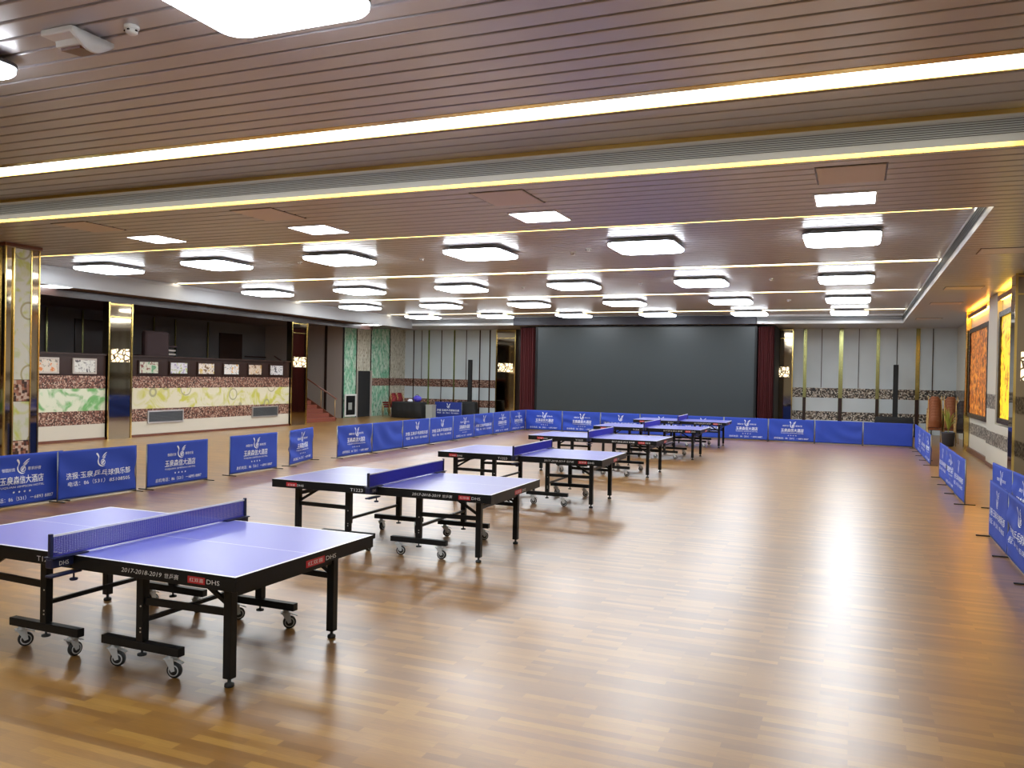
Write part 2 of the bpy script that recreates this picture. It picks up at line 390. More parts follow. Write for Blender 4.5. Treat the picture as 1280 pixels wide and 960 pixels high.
b = MB(); b.quad([(CFX0, YC0, ZC), (CFX1, YC0, ZC), (CFX1, YC0, ZH), (CFX0, YC0, ZH)])
b.quad([(-25.2, YC0, ZS), (CFX0, YC0, ZS), (CFX0, YC0, ZC+0.02), (-25.2, YC0, ZC+0.02)])
b.quad([(CFX0, YF, ZC), (CFX0, YFC, ZC), (CFX0, YFC, ZH), (CFX0, YF, ZH)]); b.quad([(CFX1, YF, ZC), (CFX1, YFC, ZC), (CFX1, YFC, ZH), (CFX1, YF, ZH)])
b.quad([(-20.95, YC1, ZS), (CFX0, YC1, ZS), (CFX0, YC1, ZC+0.02), (-20.95, YC1, ZC+0.02)])
b.quad([(-25.2, YFC+0.02, ZC), (CFX1, YFC+0.02, ZC), (CFX1, YFC+0.06, ZC), (-25.2, YFC+0.06, ZC)])
struct(b.build('trim_5', M['whitemetal']))

# banded walls -------------------------------------------------
def wall_x(b, x, y0, y1, bands, slots):
    for z0, z1, m in bands:
        b.quad([(x, y0, z0), (x, y1, z0), (x, y1, z1), (x, y0, z1)], slots.index(m))
def wall_y(b, y, x0, x1, bands, slots):
    for z0, z1, m in bands:
        b.quad([(x0, y, z0), (x1, y, z0), (x1, y, z1), (x0, y, z1)], slots.index(m))
# left wall under the mezzanine
LS = ['wood', 'cream', 'mosaic', 'artgreen', 'artyellow', 'brown']
b = MB()
for y0, y1, art in ((YF, 17.18, 'artgreen'), (18.05, 25.35, 'artyellow')):
    wall_x(b, XL, y0, y1, [(0, 0.05, 'wood'), (0.05, 0.45, 'cream'), (0.45, 0.82, 'mosaic'), (0.82, 1.43, art), (1.43, 1.78, 'mosaic'), (1.78, 2.34, 'brown')], LS)
    b.box(XL-0.12, XL+0.05, y0, y1, 2.34, 2.39, mi=5)
    b.box(XL-0.02, XL+0.03, y0, y1, 0.0, 0.07, mi=0)
b.box(XL-0.12, XL+0.02, 11.75, 31.0, 3.86, ZS+0.01, mi=5)
b.quad([(XL-0.1, YF, 0), (XL-0.1, 26.4, 0), (XL-0.1, 26.4, 2.34), (XL-0.1, YF, 2.34)], 5)
struct(b.build('wall_left', [M[k] for k in LS]))
# mezzanine: deck, dark rear panels, ends
b = MB(); b.box(-25.0, XL-0.12, YF, 26.4, 1.70, 1.78); struct(b.build('floor_mezzanine', M['redcarpet']))
b = MB()
b.quad([(-25.1, YF, 0), (-25.1, 31.0, 0), (-25.1, 31.0, ZC), (-25.1, YF, ZC)], 0)
for y in (14.2, 15.6, 17.0, 19.8, 21.2, 22.8, 24.4, 25.5, 27.3):
    b.box(-25.08, -25.04, y-0.03, y+0.03, 1.78, 4.0, mi=1)
b.box(-25.09, -25.05, 20.9, 22.3, 1.78, 3.7, mi=2); b.box(-25.09, -25.05, 28.0, 29.4, 1.78, 3.6, mi=2)
b.box(-25.09, -25.04, 29.6, 31.0, 2.6, 2.66, mi=2)
struct(b.build('wall_mezzanine', [M['darkpanel'], M['goldgreen'], M['brown']]))
# stair hall side wall (taupe, faces the camera) and the rear-left wall with leaf panels
b = MB(); SL = ['taupe', 'brown']
wall_y(b, 31.0, -25.2, -20.9, [(0, ZC, 'taupe')], SL)
for x in (-21.75,): b.box(x-0.05, x+0.05, 30.95, 31.0, 0, ZC, mi=1)
struct(b.build('wall_stair', [M[k] for k in SL]))
b = MB(); GL = ['greenstreak', 'creamstreak', 'mosaic', 'black', 'greypanel', 'brown']
XG = -20.9
wall_x(b, XG, 31.0, 31.15, [(0, ZC, 'black')], GL)
wall_x(b, XG, 31.15, 32.1, [(0, ZC, 'greenstreak')], GL)
wall_x(b, XG, 32.1, 33.3, [(0, 2.1, 'black'), (2.1, ZC, 'creamstreak')], GL)
wall_x(b, XG, 33.3, 35.0, [(0, 1.42, 'greenstreak'), (1.42, 1.78, 'mosaic'), (1.78, ZC, 'greenstreak')], GL)
wall_x(b, XG, 35.0, YB, [(0, 1.42, 'creamstreak'), (1.42, 1.78, 'mosaic'), (1.78, ZC, 'creamstreak')], GL)
for y in (32.1, 33.3, 35.0): b.box(XG, XG+0.03, y-0.02, y+0.02, 0, ZC, mi=5)
struct(b.build('wall_left_rear', [M[k] for k in GL]))
# rear wall
BL = ['greypanel', 'mosaicbk', 'mosaic', 'brown']
b = MB()
wall_y(b, YB, XG, -15.85, [(0, 0.45, 'greypanel'), (0.45, 0.8, 'mosaic'), (0.8, 1.40, 'greypanel'), (1.40, 1.78, 'mosaic'), (1.78, ZC, 'greypanel')], BL)
wall_y(b, YB, -15.85, -2.45, [(0, ZC, 'brown')], BL)
wall_y(b, YB, -2.45, 3.6, [(0, 0.45, 'greypanel'), (0.45, 0.8, 'mosaicbk'), (0.8, 1.36, 'greypanel'), (1.36, 1.76, 'mosaicbk'), (1.76, ZC, 'greypanel')], BL)
wb = struct(b.build('wall_back', [M[k] for k in BL]))
for x, w, m in ((-20.4, .04, 'brown'), (-19.55, .07, 'goldgreen'), (-18.85, .03, 'brown'), (-18.15, .07, 'goldgreen'), (-17.5, .025, 'brown'), (-16.78, .05, 'brown'), (-16.25, .06, 'brown'),
                (-19.95, .02, 'brown'), (-1.98, .13, 'goldgreen'), (-1.34, .025, 'brown'), (-0.6, .16, 'goldgreen'), (0.07, .025, 'brown'), (0.78, .13, 'goldgreen'), (1.47, .025, 'brown'),
                (2.22, .15, 'goldgreen'), (2.75, .03, 'brown')):
    z0 = 1.78 if w < .03 else 0.0
    b = MB(); b.box(x-w/2, x+w/2, YB-0.035, YB-0.002, max(z0, 0.0), ZC-0.02)
    if w > .1: b.box(x-w/2+.01, x+w/2-.01, YB-0.05, YB-0.034, 0.0, 1.36, mi=1)
    b.build('pilaster', [M[m], M['brown']], wb)
# right wall
RS = ['cream', 'mosaicbk', 'brown', 'wood', 'gold']
b = MB()
wall_x(b, XR, YF, 19.3, [(0, 0.55, 'cream'), (0.55, 0.88, 'mosaicbk'), (0.88, 1.43, 'cream'), (1.43, 1.78, 'mosaicbk'), (1.78, ZC, 'cream')], RS)
wall_x(b, XR, 19.3, 22.6, [(0, 0.1, 'wood'), (0.1, 0.55, 'cream'), (0.55, 0.88, 'mosaicbk'), (0.88, 1.08, 'cream')], RS)
wall_x(b, XR, 22.6, 24.0, [(0, 0.1, 'wood'), (0.1, 0.55, 'cream'), (0.55, 0.88, 'mosaicbk'), (0.88, 1.43, 'cream'), (1.43, 1.78, 'mosaicbk'), (1.78, ZC, 'cream')], RS)
wall_x(b, 3.59, 28.62, YB, [(0, 0.55, 'cream'), (0.55, 0.88, 'mosaicbk'), (0.88, 1.43, 'cream'), (1.43, 1.78, 'mosaicbk'), (1.78, ZC, 'cream')], RS)
# alcove of the yellow relief
X2 = 3.15
wall_x(b, X2, 19.3, 22.6, [(1.08, ZC, 'cream')], RS)
for y in (19.3, 22.6): b.quad([(XR, y, 1.08), (X2, y, 1.08), (X2, y, ZC), (XR, y, ZC)], 0)
b.quad([(XR, 19.3, 1.08), (X2, 19.3, 1.08), (X2, 22.6, 1.08), (XR, 22.6, 1.08)], 0)
# alcove of the amber relief
X1 = 3.17
wall_x(b, X1, 24.0, 28.45, [(0, 0.55, 'cream'), (0.55, 0.88, 'mosaicbk'), (0.88, ZC, 'cream')], RS)
for y in (24.0, 28.45): b.quad([(XR, y, 0), (X1, y, 0), (X1, y, ZC), (XR, y, ZC)], 0)
b.box(XR-0.02, XR+0.10, 28.40, 28.62, 0, ZC, mi=4)
b.box(X1-0.06, X1, 24.0, 28.45, 0, 0.14, mi=3)
b.quad([(XR, 28.62, 0), (3.6, 28.62, 0), (3.6, 28.62, ZC), (XR, 28.62, ZC)], 0)
struct(b.build('wall_right', [M[k] for k in RS]))
b = MB(); b.quad([(-25.2, YF, 0), (3.6, YF, 0), (3.6, YF, ZH+.1), (-25.2, YF, ZH+.1)]); struct(b.build('wall_front', M['cream']))

# ------------------------------------------------------------------ lamps
def rsq(s, r, seg=6):
    pts = []
    for cx, cy, a0 in ((s-r, s-r, 0), (-s+r, s-r, PI/2), (-s+r, -s+r, PI), (s-r, -s+r, 1.5*PI)):
        for k in range(seg+1):
            a = a0+PI/2*k/seg; pts.append((cx+r*math.cos(a), cy+r*math.sin(a)))
    return pts
def loft(b, rings, mi=None, cap0=True, cap1=True):
    vs = [[b.bm.verts.new(p) for p in r] for r in rings]; n = len(vs[0])
    for A, B_ in zip(vs, vs[1:]):
        for k in range(n):
            f = b.bm.faces.new((A[k], A[(k+1) % n], B_[(k+1) % n], B_[k])); f.smooth = True; f.material_index = b.mi if mi is None else mi
    for r, c in ((vs[0], cap0), (vs[-1], cap1)):
        if c: f = b.bm.faces.new(r); f.material_index = b.mi if mi is None else mi
def lamp_proto():
    root = empty('ceiling_lamp', (0, 0, 0))
    b = MB(); H = 0.61
    loft(b, [[(x, y, z) for x, y in rsq(s, rad)] for s, rad, z in ((H-0.07, 0.14, 0.0), (H-0.02, 0.15, 0.012), (H, 0.16, 0.035), (H, 0.16, 0.075))])
    b.build('diffuser', M['lamp'], root)
    b = MB(); loft(b, [[(x, y, z) for x, y in rsq(s, 0.16)] for s, z in ((H+0.008, 0.068), (H+0.008, 0.098))])
    b.build('rim', M['grille'], root)
    b = MB(); loft(b, [[(x, y, z) for x, y in rsq(s, 0.1)] for s, z in ((H-0.12, 0.098), (H-0.12, 0.15))])
    b.build('base', M['lamp' if 0 else 'whitemetal'], root)
    return root
LX = [-0.28, -3.68, -7.08, -10.45, -13.85, -17.25]
LY = [15.35, 21.4, 26.7, 31.6]
rown = ['nearest', 'second', 'third', 'farthest']; coln = ['first', 'second', 'third', 'fourth', 'fifth', 'last']
proto = lamp_proto(); first = True
def put(proto, loc, label, cat, group=None, rz=0.0, state={}):
    k = proto.name
    if not state.get(k): o = proto; state[k] = True
    else: o = copy_tree(proto)
    o.location = loc; o.rotation_euler = (0, 0, rz); tag(o, label, cat, group); return o
for j, y in enumerate(LY):
    for i, x in enumerate(LX):
        put(proto, (x, y, ZH-0.15), f'white square ceiling lamp, {coln[i]} from the right in the {rown[j]} row of the rear coffer', 'ceiling lamp', 'square lamps in the rear coffer')
for x, t in ((-3.68, 'big square ceiling lamp at the top edge, nearest to the camera'), (-7.08, 'square ceiling lamp cut by the left edge, near the smoke detector')):
    put(proto, (x+.02 if x > -4 else -7.08, 4.27, ZH-0.15), t, 'ceiling lamp', 'square lamps in the front coffer')
for x in (-0.28, -10.45):
    put(proto, (x, 4.0 if x < -1 else 1.0, ZH-0.15), 'square ceiling lamp of the front coffer outside the view', 'ceiling lamp', 'square lamps in the front coffer')
for x in (-3.68, -10.45):
    put(proto, (x, -2.0, ZH-0.15), 'square ceiling lamp of the front coffer behind the camera', 'ceiling lamp', 'square lamps behind the camera')
# recessed square lights of the flat band
def recessed_proto():
    root = empty('recessed_light'); b = MB()
    b.box(-0.33, 0.33, -0.33, 0.33, -0.006, 0.0); b.build('diffuser', M['panel'], root)
    b = MB()
    for a in ((-0.35, 0.35, 0.33, 0.35), (-0.35, 0.35, -0.35, -0.33), (-0.35, -0.33, -0.33, 0.33), (0.33, 0.35, -0.33, 0.33)): b.box(*a, -0.010, 0.01)
    b.build('frame', M['whitemetal'], root); return root
rp = recessed_proto()
for x, t in ((-0.17, 'first from the right'), (-4.07, 'second from the right'), (-7.72, 'third from the right'), (-11.0, 'fourth from the right')):
    put(rp, (x, 10.75, ZC-0.001), f'flush square white ceiling light in the flat band, {t}', 'ceiling light', 'flush lights in the flat ceiling band')
put(rp, (-19.1, 15.2, ZS-0.001), 'flush square light in the left soffit beside the tall patterned pillar', 'ceiling light')
put(rp, (-19.1, 30.4, ZS-0.001), 'flush square light in the left soffit above the green leaf panels', 'ceiling light')
# LED strips in gold reveals
for i, (y, x0, x1) in enumerate([(7.55, CFX0+.05, CFX1-.02)] + [(s_, CFX0+.03, CFX1-.03) for s_ in ST]):
    root = empty('light_strip', ((x0+x1)/2, y, ZH)); L = (x1-x0)/2
    hw = 0.17 if i == 0 else 0.13
    b = MB(); b.box(-L, L, -hw+0.02, hw+0.04, 0.012, 0.03); b.build('diffuser', M['strip'], root)
    b = MB()
    b.box(-L, L, -0.25 if i == 0 else -0.175, -hw+0.02, -0.004, 0.04, bev=0.002); b.box(-L, L, hw+0.04, 0.24 if i == 0 else 0.175, 0.0, 0.04)
    b.build('gold_trim', M['gold'], root)
    tag(root, ['long bright warm white light strip crossing the front coffer near the camera', 'warm white light strip at the near edge of the rear coffer',
               'second light strip of the rear coffer, behind the nearest lamp row', 'third light strip of the rear coffer, in front of the third lamp row',
               'farthest light strip, close to the rear screen'][i], 'light strip', 'light strips across the ceiling')
# access hatches
def hatch(x, y, w, d, label, group):
    root = empty('ceiling_hatch', (x, y, ZC))
    b = MB(); b.box(-w/2, w/2, -d/2, d/2, -0.012, 0.004, bev=0.003); b.build('panel', M['hatch'], root)
    b = MB()
    for a in ((-w/2-.02, w/2+.02, -d/2-.02, -d/2-.002), (-w/2-.02, w/2+.02, d/2+.002, d/2+.02), (-w/2-.02, -w/2-.002, -d/2, d/2), (w/2+.002, w/2+.02, -d/2, d/2)): b.box(*a, -0.004, 0.01)
    b.build('edge_frame', M['brown'], root); tag(root, label, 'ceiling hatch', group)
for x, t in ((-0.1, 'first from the right'), (-4.03, 'second from the right'), (-7.67, 'third from the right'), (-11.12, 'fourth from the right')):
    hatch(x, 9.5, 0.66, 0.76, f'smooth pinkish hatch in the flat ceiling band, {t}', 'hatches in the flat band')
for y, t in ((15.6, 'nearest to the camera'), (21.4, 'second from the camera'), (25.4, 'third from the camera'), (31.2, 'farthest from the camera')):
    hatch(2.2, y, 0.75, 0.6, f'flat hatch in the right ceiling margin, {t}', 'hatches in the right margin')
# detectors
def detector_proto():
    root = empty('smoke_detector'); b = MB()
    b.lathe([(0.055, 0.0), (0.055, -0.018), (0.045, -0.022)]); b.build('base', M['white'], root)
    b = MB(); b.lathe([(0.042, -0.022), (0.045, -0.05), (0.03, -0.062), (0.0, -0.064)])
    b.build('sensor', M['white'], root)
    b = MB()
    for k in range(5):
        a = 2*PI*k/5; b.box(0.043*math.cos(a)-.008, 0.043*math.cos(a)+.008, 0.043*math.sin(a)-.008, 0.043*math.sin(a)+.008, -0.044, -0.034)
    b.build('slot', M['black'], root); return root
dp = detector_proto()
for x, y, z, t in ((-5.05, 4.66, ZH, 'smoke detector on the slats between the lamp and the white ceiling speaker'), (-5.4, 16.2, ZH, 'smoke detector between the two middle lamps of the nearest rear row'),
                (-4.95, 15.8, ZH, 'sprinkler disc beside the second lamp of the nearest rear row'), (-8.9, 16.2, ZH, 'small detector right of the fourth lamp of the nearest rear row'),
                (-12.0, 16.0, ZH, 'small detector right of the fifth lamp of the nearest rear row'), (-5.4, 21.9, ZH, 'small detector between second and third lamps of the second row'),
                (-2.0, 21.6, ZH, 'small detector between first and second lamps of the second row'), (-8.8, 22.0, ZH, 'small detector between third and fourth lamps of the second row'),
                (-2.0, 27.3, ZH, 'small detector between first and second lamps of the third row')):
    put(dp, (x, y, z), t, 'smoke detector', 'round detectors on the ceiling')
# ceiling speaker box
root = empty('ceiling_speaker', (-5.60, 4.62, ZH), 0.0)
b = MB(); b.box(-0.17, 0.15, -0.15, -0.02, -0.05, 0.0, bev=0.012); b.box(-0.15, 0.14, -0.04, 0.19, -0.085, -0.01, bev=0.012, rot=Matrix.Rotation(0.12, 3, 'X')); b.build('housing', M['white'], root)
b = MB(); b.box(-0.12, 0.08, -0.01, 0.17, -0.105, -0.082, rot=Matrix.Rotation(0.12, 3, 'X')); b.build('grille_panel', M['wood'], root)
b = MB(); loft(b, [[(0.145+dx, -0.16+t*0.38, z0-0.10*math.sin(t*PI)*k-0.015) for dx, z0, k in ((0, 0, 0), (0.03, 0, 0), (0.03, -0.03, 1), (0, -0.03, 1))] for t in [i/10 for i in range(11)]]); b.build('side_fin', M['white'], root)
tag(root, 'small white ceiling-mounted speaker with a dark underside grille', 'speaker')

# ------------------------------------------------------------------ pillars, mirrors
def lattice(parent, x0, x1, y0, y1, z0, z1, gold=0.02):
    b = MB(); b.box(x0, x1, y0, y1, z0, z1); b.build('lattice_light', M['lattice'], parent)
# tall patterned pillar at the left
P0 = (-14.0, 10.57)
root = empty('pillar', (P0[0]-0.4, P0[1], 0)); hx, hy = 0.4, 0.33
b = MB(); b.box(-hx, hx, -hy, hy, 0, ZC-0.02); b.build('core', M['mirror'], root)
PB = [(0.0, 0.65, 'mosaicbig'), (0.66, 1.36, 'artpillar'), (1.37, 1.75, 'mosaicbig'), (1.76, 4.12, 'artpillar')]
slots = ['mosaicbig', 'artpillar']
b = MB()
for z0, z1, m in PB:
    b.box(hx-0.005, hx+0.02, -hy+0.16, hy-0.19, z0, z1, mi=slots.index(m)); b.box(-hx+0.1, hx-0.16, -hy-0.02, -hy+0.005, z0, z1, mi=slots.index(m))
b.build('art_panel', [M[k] for k in slots], root)
b = MB()
for y in (-hy+0.145, hy-0.175): b.box(hx, hx+0.03, y-.012, y+.012, 0, 4.12)
for x in (-hx+0.09, hx-0.15): b.box(x-.012, x+.012, -hy-0.03, -hy, 0, 4.12)
for x, y in ((hx, -hy), (hx, hy)): b.box(x-.02, x+.012, y-.012, y+.012, 0, 4.14)
b.build('gold_trim', M['gold'], root)
b = MB(); b.box(-hx-.03, hx+.04, -hy-.04, hy+.03, 4.14, ZC-0.001); b.build('crown', M['wood'], root)
tag(root, 'tall square pillar with swirl-patterned art panel and gold mirror edges at left', 'pillar')
def mirror_pillar(loc, hx, hy, zt, label, face, lat, group=None):
    """face: 'x' front towards +X, '-x' towards -X, '-y' towards the camera"""
    root = empty('mirror_pillar', loc)
    b = MB(); b.box(-hx, hx, -hy, hy, 0, zt); b.build('mirror', M['mirror'], root)
    b = MB(); t = 0.022
    if face == '-y':
        for x in (-hx, hx): b.box(x-t, x+t, -hy-0.02, -hy+0.01, 0, zt)
        for z in (zt-0.05, zt-0.4): b.box(-hx, hx, -hy-0.018, -hy, z-.015, z+.015)
        lattice(root, -hx+0.1, hx-0.12, -hy-0.03, -hy, *lat)
    else:
        sgn = 1 if face == 'x' else -1; xa, xb = sorted((sgn*hx, sgn*(hx+0.02)))
        for y in (-hy, hy): b.box(xa, xb, y-t, y+t, 0, zt)
        for z in (zt-0.05, zt-0.4): b.box(xa, xb, -hy, hy, z-.015, z+.015)
        xa, xb = sorted((sgn*hx, sgn*(hx+0.03))); lattice(root, xa, xb, -hy+0.1, hy-0.1, *lat)
    b.build('gold_trim', M['gold'], root)
    tag(root, label, 'mirror pillar', group); return root
mirror_pillar((XL-0.05, 17.615, 0), 0.12, 0.40, 3.85, 'bronze mirror pillar with lit lattice between the green and yellow swirl walls', 'x', (2.18, 2.55))
mirror_pillar((XL-0.05, 25.85, 0), 0.12, 0.46, 3.85, 'bronze mirror pillar with lit lattice beside the stairs', 'x', (2.18, 2.55))
mirror_pillar((-15.35, YB-0.12, 0), 0.48, 0.08, ZC-0.02, 'bronze mirror pillar with lit lattice left of the screen', '-y', (2.18, 2.6))
mirror_pillar((-2.88, YB-0.12, 0), 0.42, 0.08, ZC-0.02, 'bronze mirror pillar with lit lattice right of the screen', '-y', (2.18, 2.6))
mirror_pillar((3.0, 19.0, 0), 0.16, 0.30, ZC-0.02, 'dark mirror pillar at the right edge beside the yellow relief', '-y', (2.10, 2.66))

# ------------------------------------------------------------------ relief panels of the right wall
def relief(x, y0, y1, z0, z1, glow, label, zc, cove):
    root = empty('relief_panel', (x, (y0+y1)/2, z0)); h = (y1-y0)/2; H = z1-z0
    b = MB(); n, k = 24, 24     # carved surface
    rnd = random.Random(int(y0*10))
    g = [[b.bm.verts.new((-0.03-0.02*rnd.random(), -h+0.12+(2*h-0.24)*i/n, 0.12+(H-0.24)*j/k)) for j in range(k+1)] for i in range(n+1)]
    for i in range(n):
        for j in range(k): f = b.bm.faces.new((g[i][j], g[i+1][j], g[i+1][j+1], g[i][j+1])); f.smooth = True
    b.build('relief', glow, root)
    b = MB()
    for a in ((-h, -h+.13, 0, H), (h-.13, h, 0, H), (-h+.13, h-.13, 0, .13), (-h+.13, h-.13, H-.13, H)): b.box(-0.09, -0.002, a[0], a[1], a[2], a[3], bev=0.01)
    b.build('frame', M['brown'], root)
    tag(root, label, 'relief panel')
    c = empty('cove_light', (x, (y0+y1)/2, zc)); b = MB(); b.box(-0.07, -0.03, -h+.05, h-.05, -0.02, 0.02); b.build('tube', cove, c)
    b = MB(); b.box(-0.13, -0.115, -h+.03, h-.03, -0.05, 0.06); b.build('lip', M['wood'], c)
    tag(c, ('orange' if glow is M['amber'] else 'yellow')+' cove light hidden above the glowing relief panel', 'cove light')
relief(X1, 24.35, 28.25, 1.05, 3.65, M['amber'], 'glowing amber carved relief panel in a dark frame in the right alcove', 4.02, M['coveorange'])
relief(X2, 19.45, 22.45, 1.12, 3.72, M['yellow'], 'glowing yellow carved relief panel in a dark frame beside the mirror pillar', 4.02, M['coveyellow'])

# ------------------------------------------------------------------ screen and curtains
root = empty('stage_screen', (-8.23, 33.75, 0))
b = MB(); b.box(-4.53, 4.53, -0.05, 0.05, 0.35, 4.12); b.build('screen_surface', M['screen'], root)
b = MB()
for a in ((-4.62, -4.53, 0.26, 4.15), (4.53, 4.62, 0.26, 4.15), (-4.53, 4.53, 0.26, 0.35), (-4.53, 4.53, 4.12, 4.17)): b.box(a[0], a[1], -0.07, 0.07, a[2], a[3])
b.build('frame', M['black'], root)
b = MB(); b.box(-4.6, 4.6, -0.05, 0.9, 0.0, 0.26); b.build('plinth', M['blackmatte'], root)
tag(root, 'huge blank dark grey screen standing at the far end of the hall', 'screen')
o = None
b = MB(); b.box(-13.75, -3.6, 33.28, 33.37, 4.19, 4.53, bev=0.01); o = b.build('header_box', M['navybox']); tag(o, 'long navy black box under the ceiling above the screen', 'header box')
for x0, x1, t in ((-13.62, -12.88, 'dark maroon velvet stage curtain left of the screen'), (-3.58, -2.98, 'dark maroon velvet stage curtain right of the screen')):
    root = empty('stage_curtain', ((x0+x1)/2, 33.85, 0)); w = (x1-x0)/2; b = MB(); n = 60
    for s_ in (0, 1):
        top = [b.bm.verts.new((-w+2*w*i/n, 0.06*math.sin(i*0.9)+0.02*math.sin(i*2.3)+s_*0.02, 4.12)) for i in range(n+1)]
        bot = [b.bm.verts.new((-w+2*w*i/n, 0.08*math.sin(i*0.9+0.2)+0.03*math.sin(i*2.3)+s_*0.02, 0.02)) for i in range(n+1)]
        for i in range(n): f = b.bm.faces.new((top[i], top[i+1], bot[i+1], bot[i])); f.smooth = True
    b.build('drape', M['curtain'], root)
    b = MB(); b.tube((-w-.03, 0, 4.14), (w+.03, 0, 4.14), 0.02); b.build('rail', M['black'], root)
    b = MB(); b.box(-w, w, 0.35, 2.4, 0, ZC-0.02); b.build('backing', M['blackmatte'], root)
    tag(root, t, 'curtain')

# ------------------------------------------------------------------ left wall: pictures, vents, stairs, mezzanine furniture
pcols = [((0.55, 0.5, 0.42), (0.05, 0.05, 0.05), (0.55, 0.18, 0.05)), ((0.62, 0.62, 0.58), (0.06, 0.06, 0.07), (0.35, 0.35, 0.35)), ((0.58, 0.6, 0.5), (0.2, 0.06, 0.05), (0.12, 0.3, 0.16)),
         ((0.62, 0.62, 0.66), (0.35, 0.4, 0.15), (0.3, 0.25, 0.4)), ((0.64, 0.58, 0.52), (0.15, 0.08, 0.03), (0.5, 0.35, 0.08)), ((0.64, 0.62, 0.6), (0.08, 0.08, 0.08), (0.6, 0.30, 0.04)),
         ((0.62, 0.52, 0.42), (0.2, 0.1, 0.05), (0.5, 0.3, 0.1)), ((0.6, 0.6, 0.62), (0.08, 0.08, 0.1), (0.3, 0.3, 0.3))]
plab = ['picture with orange figures, next to the patterned pillar', 'pale ink drawing picture left of the first mirror pillar', 'greenish picture with dark red marks, first right of the mirror pillar',
        'pale lilac picture with a yellow-green smudge, second right of the mirror pillar', 'cream picture with a gold motif, third right of the mirror pillar',
        'white picture with an orange right half, fourth right of the mirror pillar', 'peach-toned picture, second from the stairs', 'small grey picture nearest to the stairs']
for k, (y0, y1) in enumerate(((14.95, 15.68), (16.1, 16.85), (18.3, 19.09), (19.49, 20.27), (20.66, 21.45), (21.82, 22.62), (23.03, 23.79), (24.17, 24.97))):
    root = empty('framed_picture', (XL+0.004, (y0+y1)/2, 1.83)); h = (y1-y0)/2; tl = Matrix.Rotation(0.10, 3, 'Y')
    b = MB(); b.box(0.022, 0.030, -h+.04, h-.04, 0.04, 0.38); b.build('artwork', m_picture('painting', pcols[k], k*3.7), root)
    b = MB()
    for a in ((-h, -h+.045, 0, .42), (h-.045, h, 0, .42), (-h+.045, h-.045, 0, .045), (-h+.045, h-.045, .375, .42)): b.box(0.0, 0.04, *a)
    b.build('frame', M['taupe'] if k < 2 else M['brown'], root)
    tag(root, plab[k], 'picture', 'framed pictures along the mezzanine front')
for y0, y1, t in ((18.68, 20.1, 'metal wall vent under the yellow swirl panel near the first mirror pillar'), (23.3, 24.7, 'metal wall vent under the yellow swirl panel near the stairs')):
    root = empty('wall_vent', (XL+0.003, (y0+y1)/2, 0.38)); h = (y1-y0)/2; b = MB()
    for a in ((-h, -h+.04, 0, .38), (h-.04, h, 0, .38), (-h+.04, h-.04, 0, .04), (-h+.04, h-.04, .34, .38)): b.box(0.0, 0.035, *a)
    b.build('frame', M['chrome'], root)
    b = MB(); b.box(0, 0.006, -h+.04, h-.04, 0.04, 0.34); b.build('back_plate', M['grille'], root)
    b = MB()
    for k in range(9): b.bar((0.02, -h+.04, 0.06+k*0.032), (0.02, h-.04, 0.06+k*0.032), 0.024, 0.004)
    b.build('louvres', M['tube'], root); tag(root, t, 'vent', 'vents in the left wall')
# stairs climbing to the mezzanine
root = empty('staircase', (-19.85, 27.75, 0)); b = MB(); n = 11; tr, rs = 0.30, 0.1618
for k in range(n): b.box(-tr*(k+1), -tr*k, -1.25, 1.25, 0, rs*(k+1), bev=0.012)
b.build('steps', M['redcarpet'], root)
b = MB(); b.box(-5.1, -tr*n, -1.25, 1.25, 1.66, 1.78); b.build('landing', M['redcarpet'], root)
b = MB(); b.bar((0.0, 1.27, 0.02), (-tr*n, 1.27, 1.85), 0.04, 0.22); b.build('stringer', M['wood'], root)
tag(root, 'red carpeted stairs climbing left from the hall to the mezzanine', 'stairs')
root = empty('handrail', (-19.85, 29.08, 0)); b = MB(); b.tube((0.0, 0, 0.90), (-3.2, 0, 2.65), 0.03); b.build('rail', M['wood'], root)
b = MB()
for k in range(5):
    x = -0.08-k*0.70; b.tube((x, 0, 0.90-x*0.547), (x, 0, -x*0.54-0.05 if k else 0.0), 0.014)
b.build('balusters', M['goldframe'], root); tag(root, 'dark wooden handrail above the red stairs', 'handrail')
# mezzanine armchair and side stools
root = empty('armchair', (-20.5, 19.72, 1.78)); b = MB()
b.box(-0.42, 0.30, -0.46, 0.46, 0.12, 0.45, bev=0.06); b.build('seat', M['maroon'], root)
b = MB(); b.box(0.22, 0.42, -0.5, 0.5, 0.12, 1.40, bev=0.09); b.build('backrest', M['maroon'], root)
for s_ in (-1, 1): b = MB(); b.box(-0.42, 0.3, s_*0.52-0.08, s_*0.52+0.08, 0.12, 0.66, bev=0.05); b.build('armrest', M['maroon'], root)
for x in (-.36, .34):
    for y in (-.5, .5): b = MB(); b.tube((x, y, 0), (x, y, 0.13), 0.03); b.build('leg', M['black'], root)
tag(root, 'dark maroon high-backed armchair in shadow on the mezzanine', 'armchair')
root = empty('slatted_stool', (-20.5, 20.55, 1.78)); b = MB()
b.box(-.2, .2, -.2, .2, 0.92, 0.98, bev=.01); b.build('seat', M['maroon'], root)
for x in (-.17, .17):
    for y in (-.17, .17): b = MB(); b.tube((x, y, 0), (x, y, .93), .02); b.build('leg', M['black'], root)
b = MB()
for z in (.3, .5, .7, .82): b.bar((.17, -.17, z), (.17, .17, z), .02, .05)
b.build('rungs', M['taupe'], root); tag(root, 'small dark slatted stool right of the maroon armchair', 'stool')
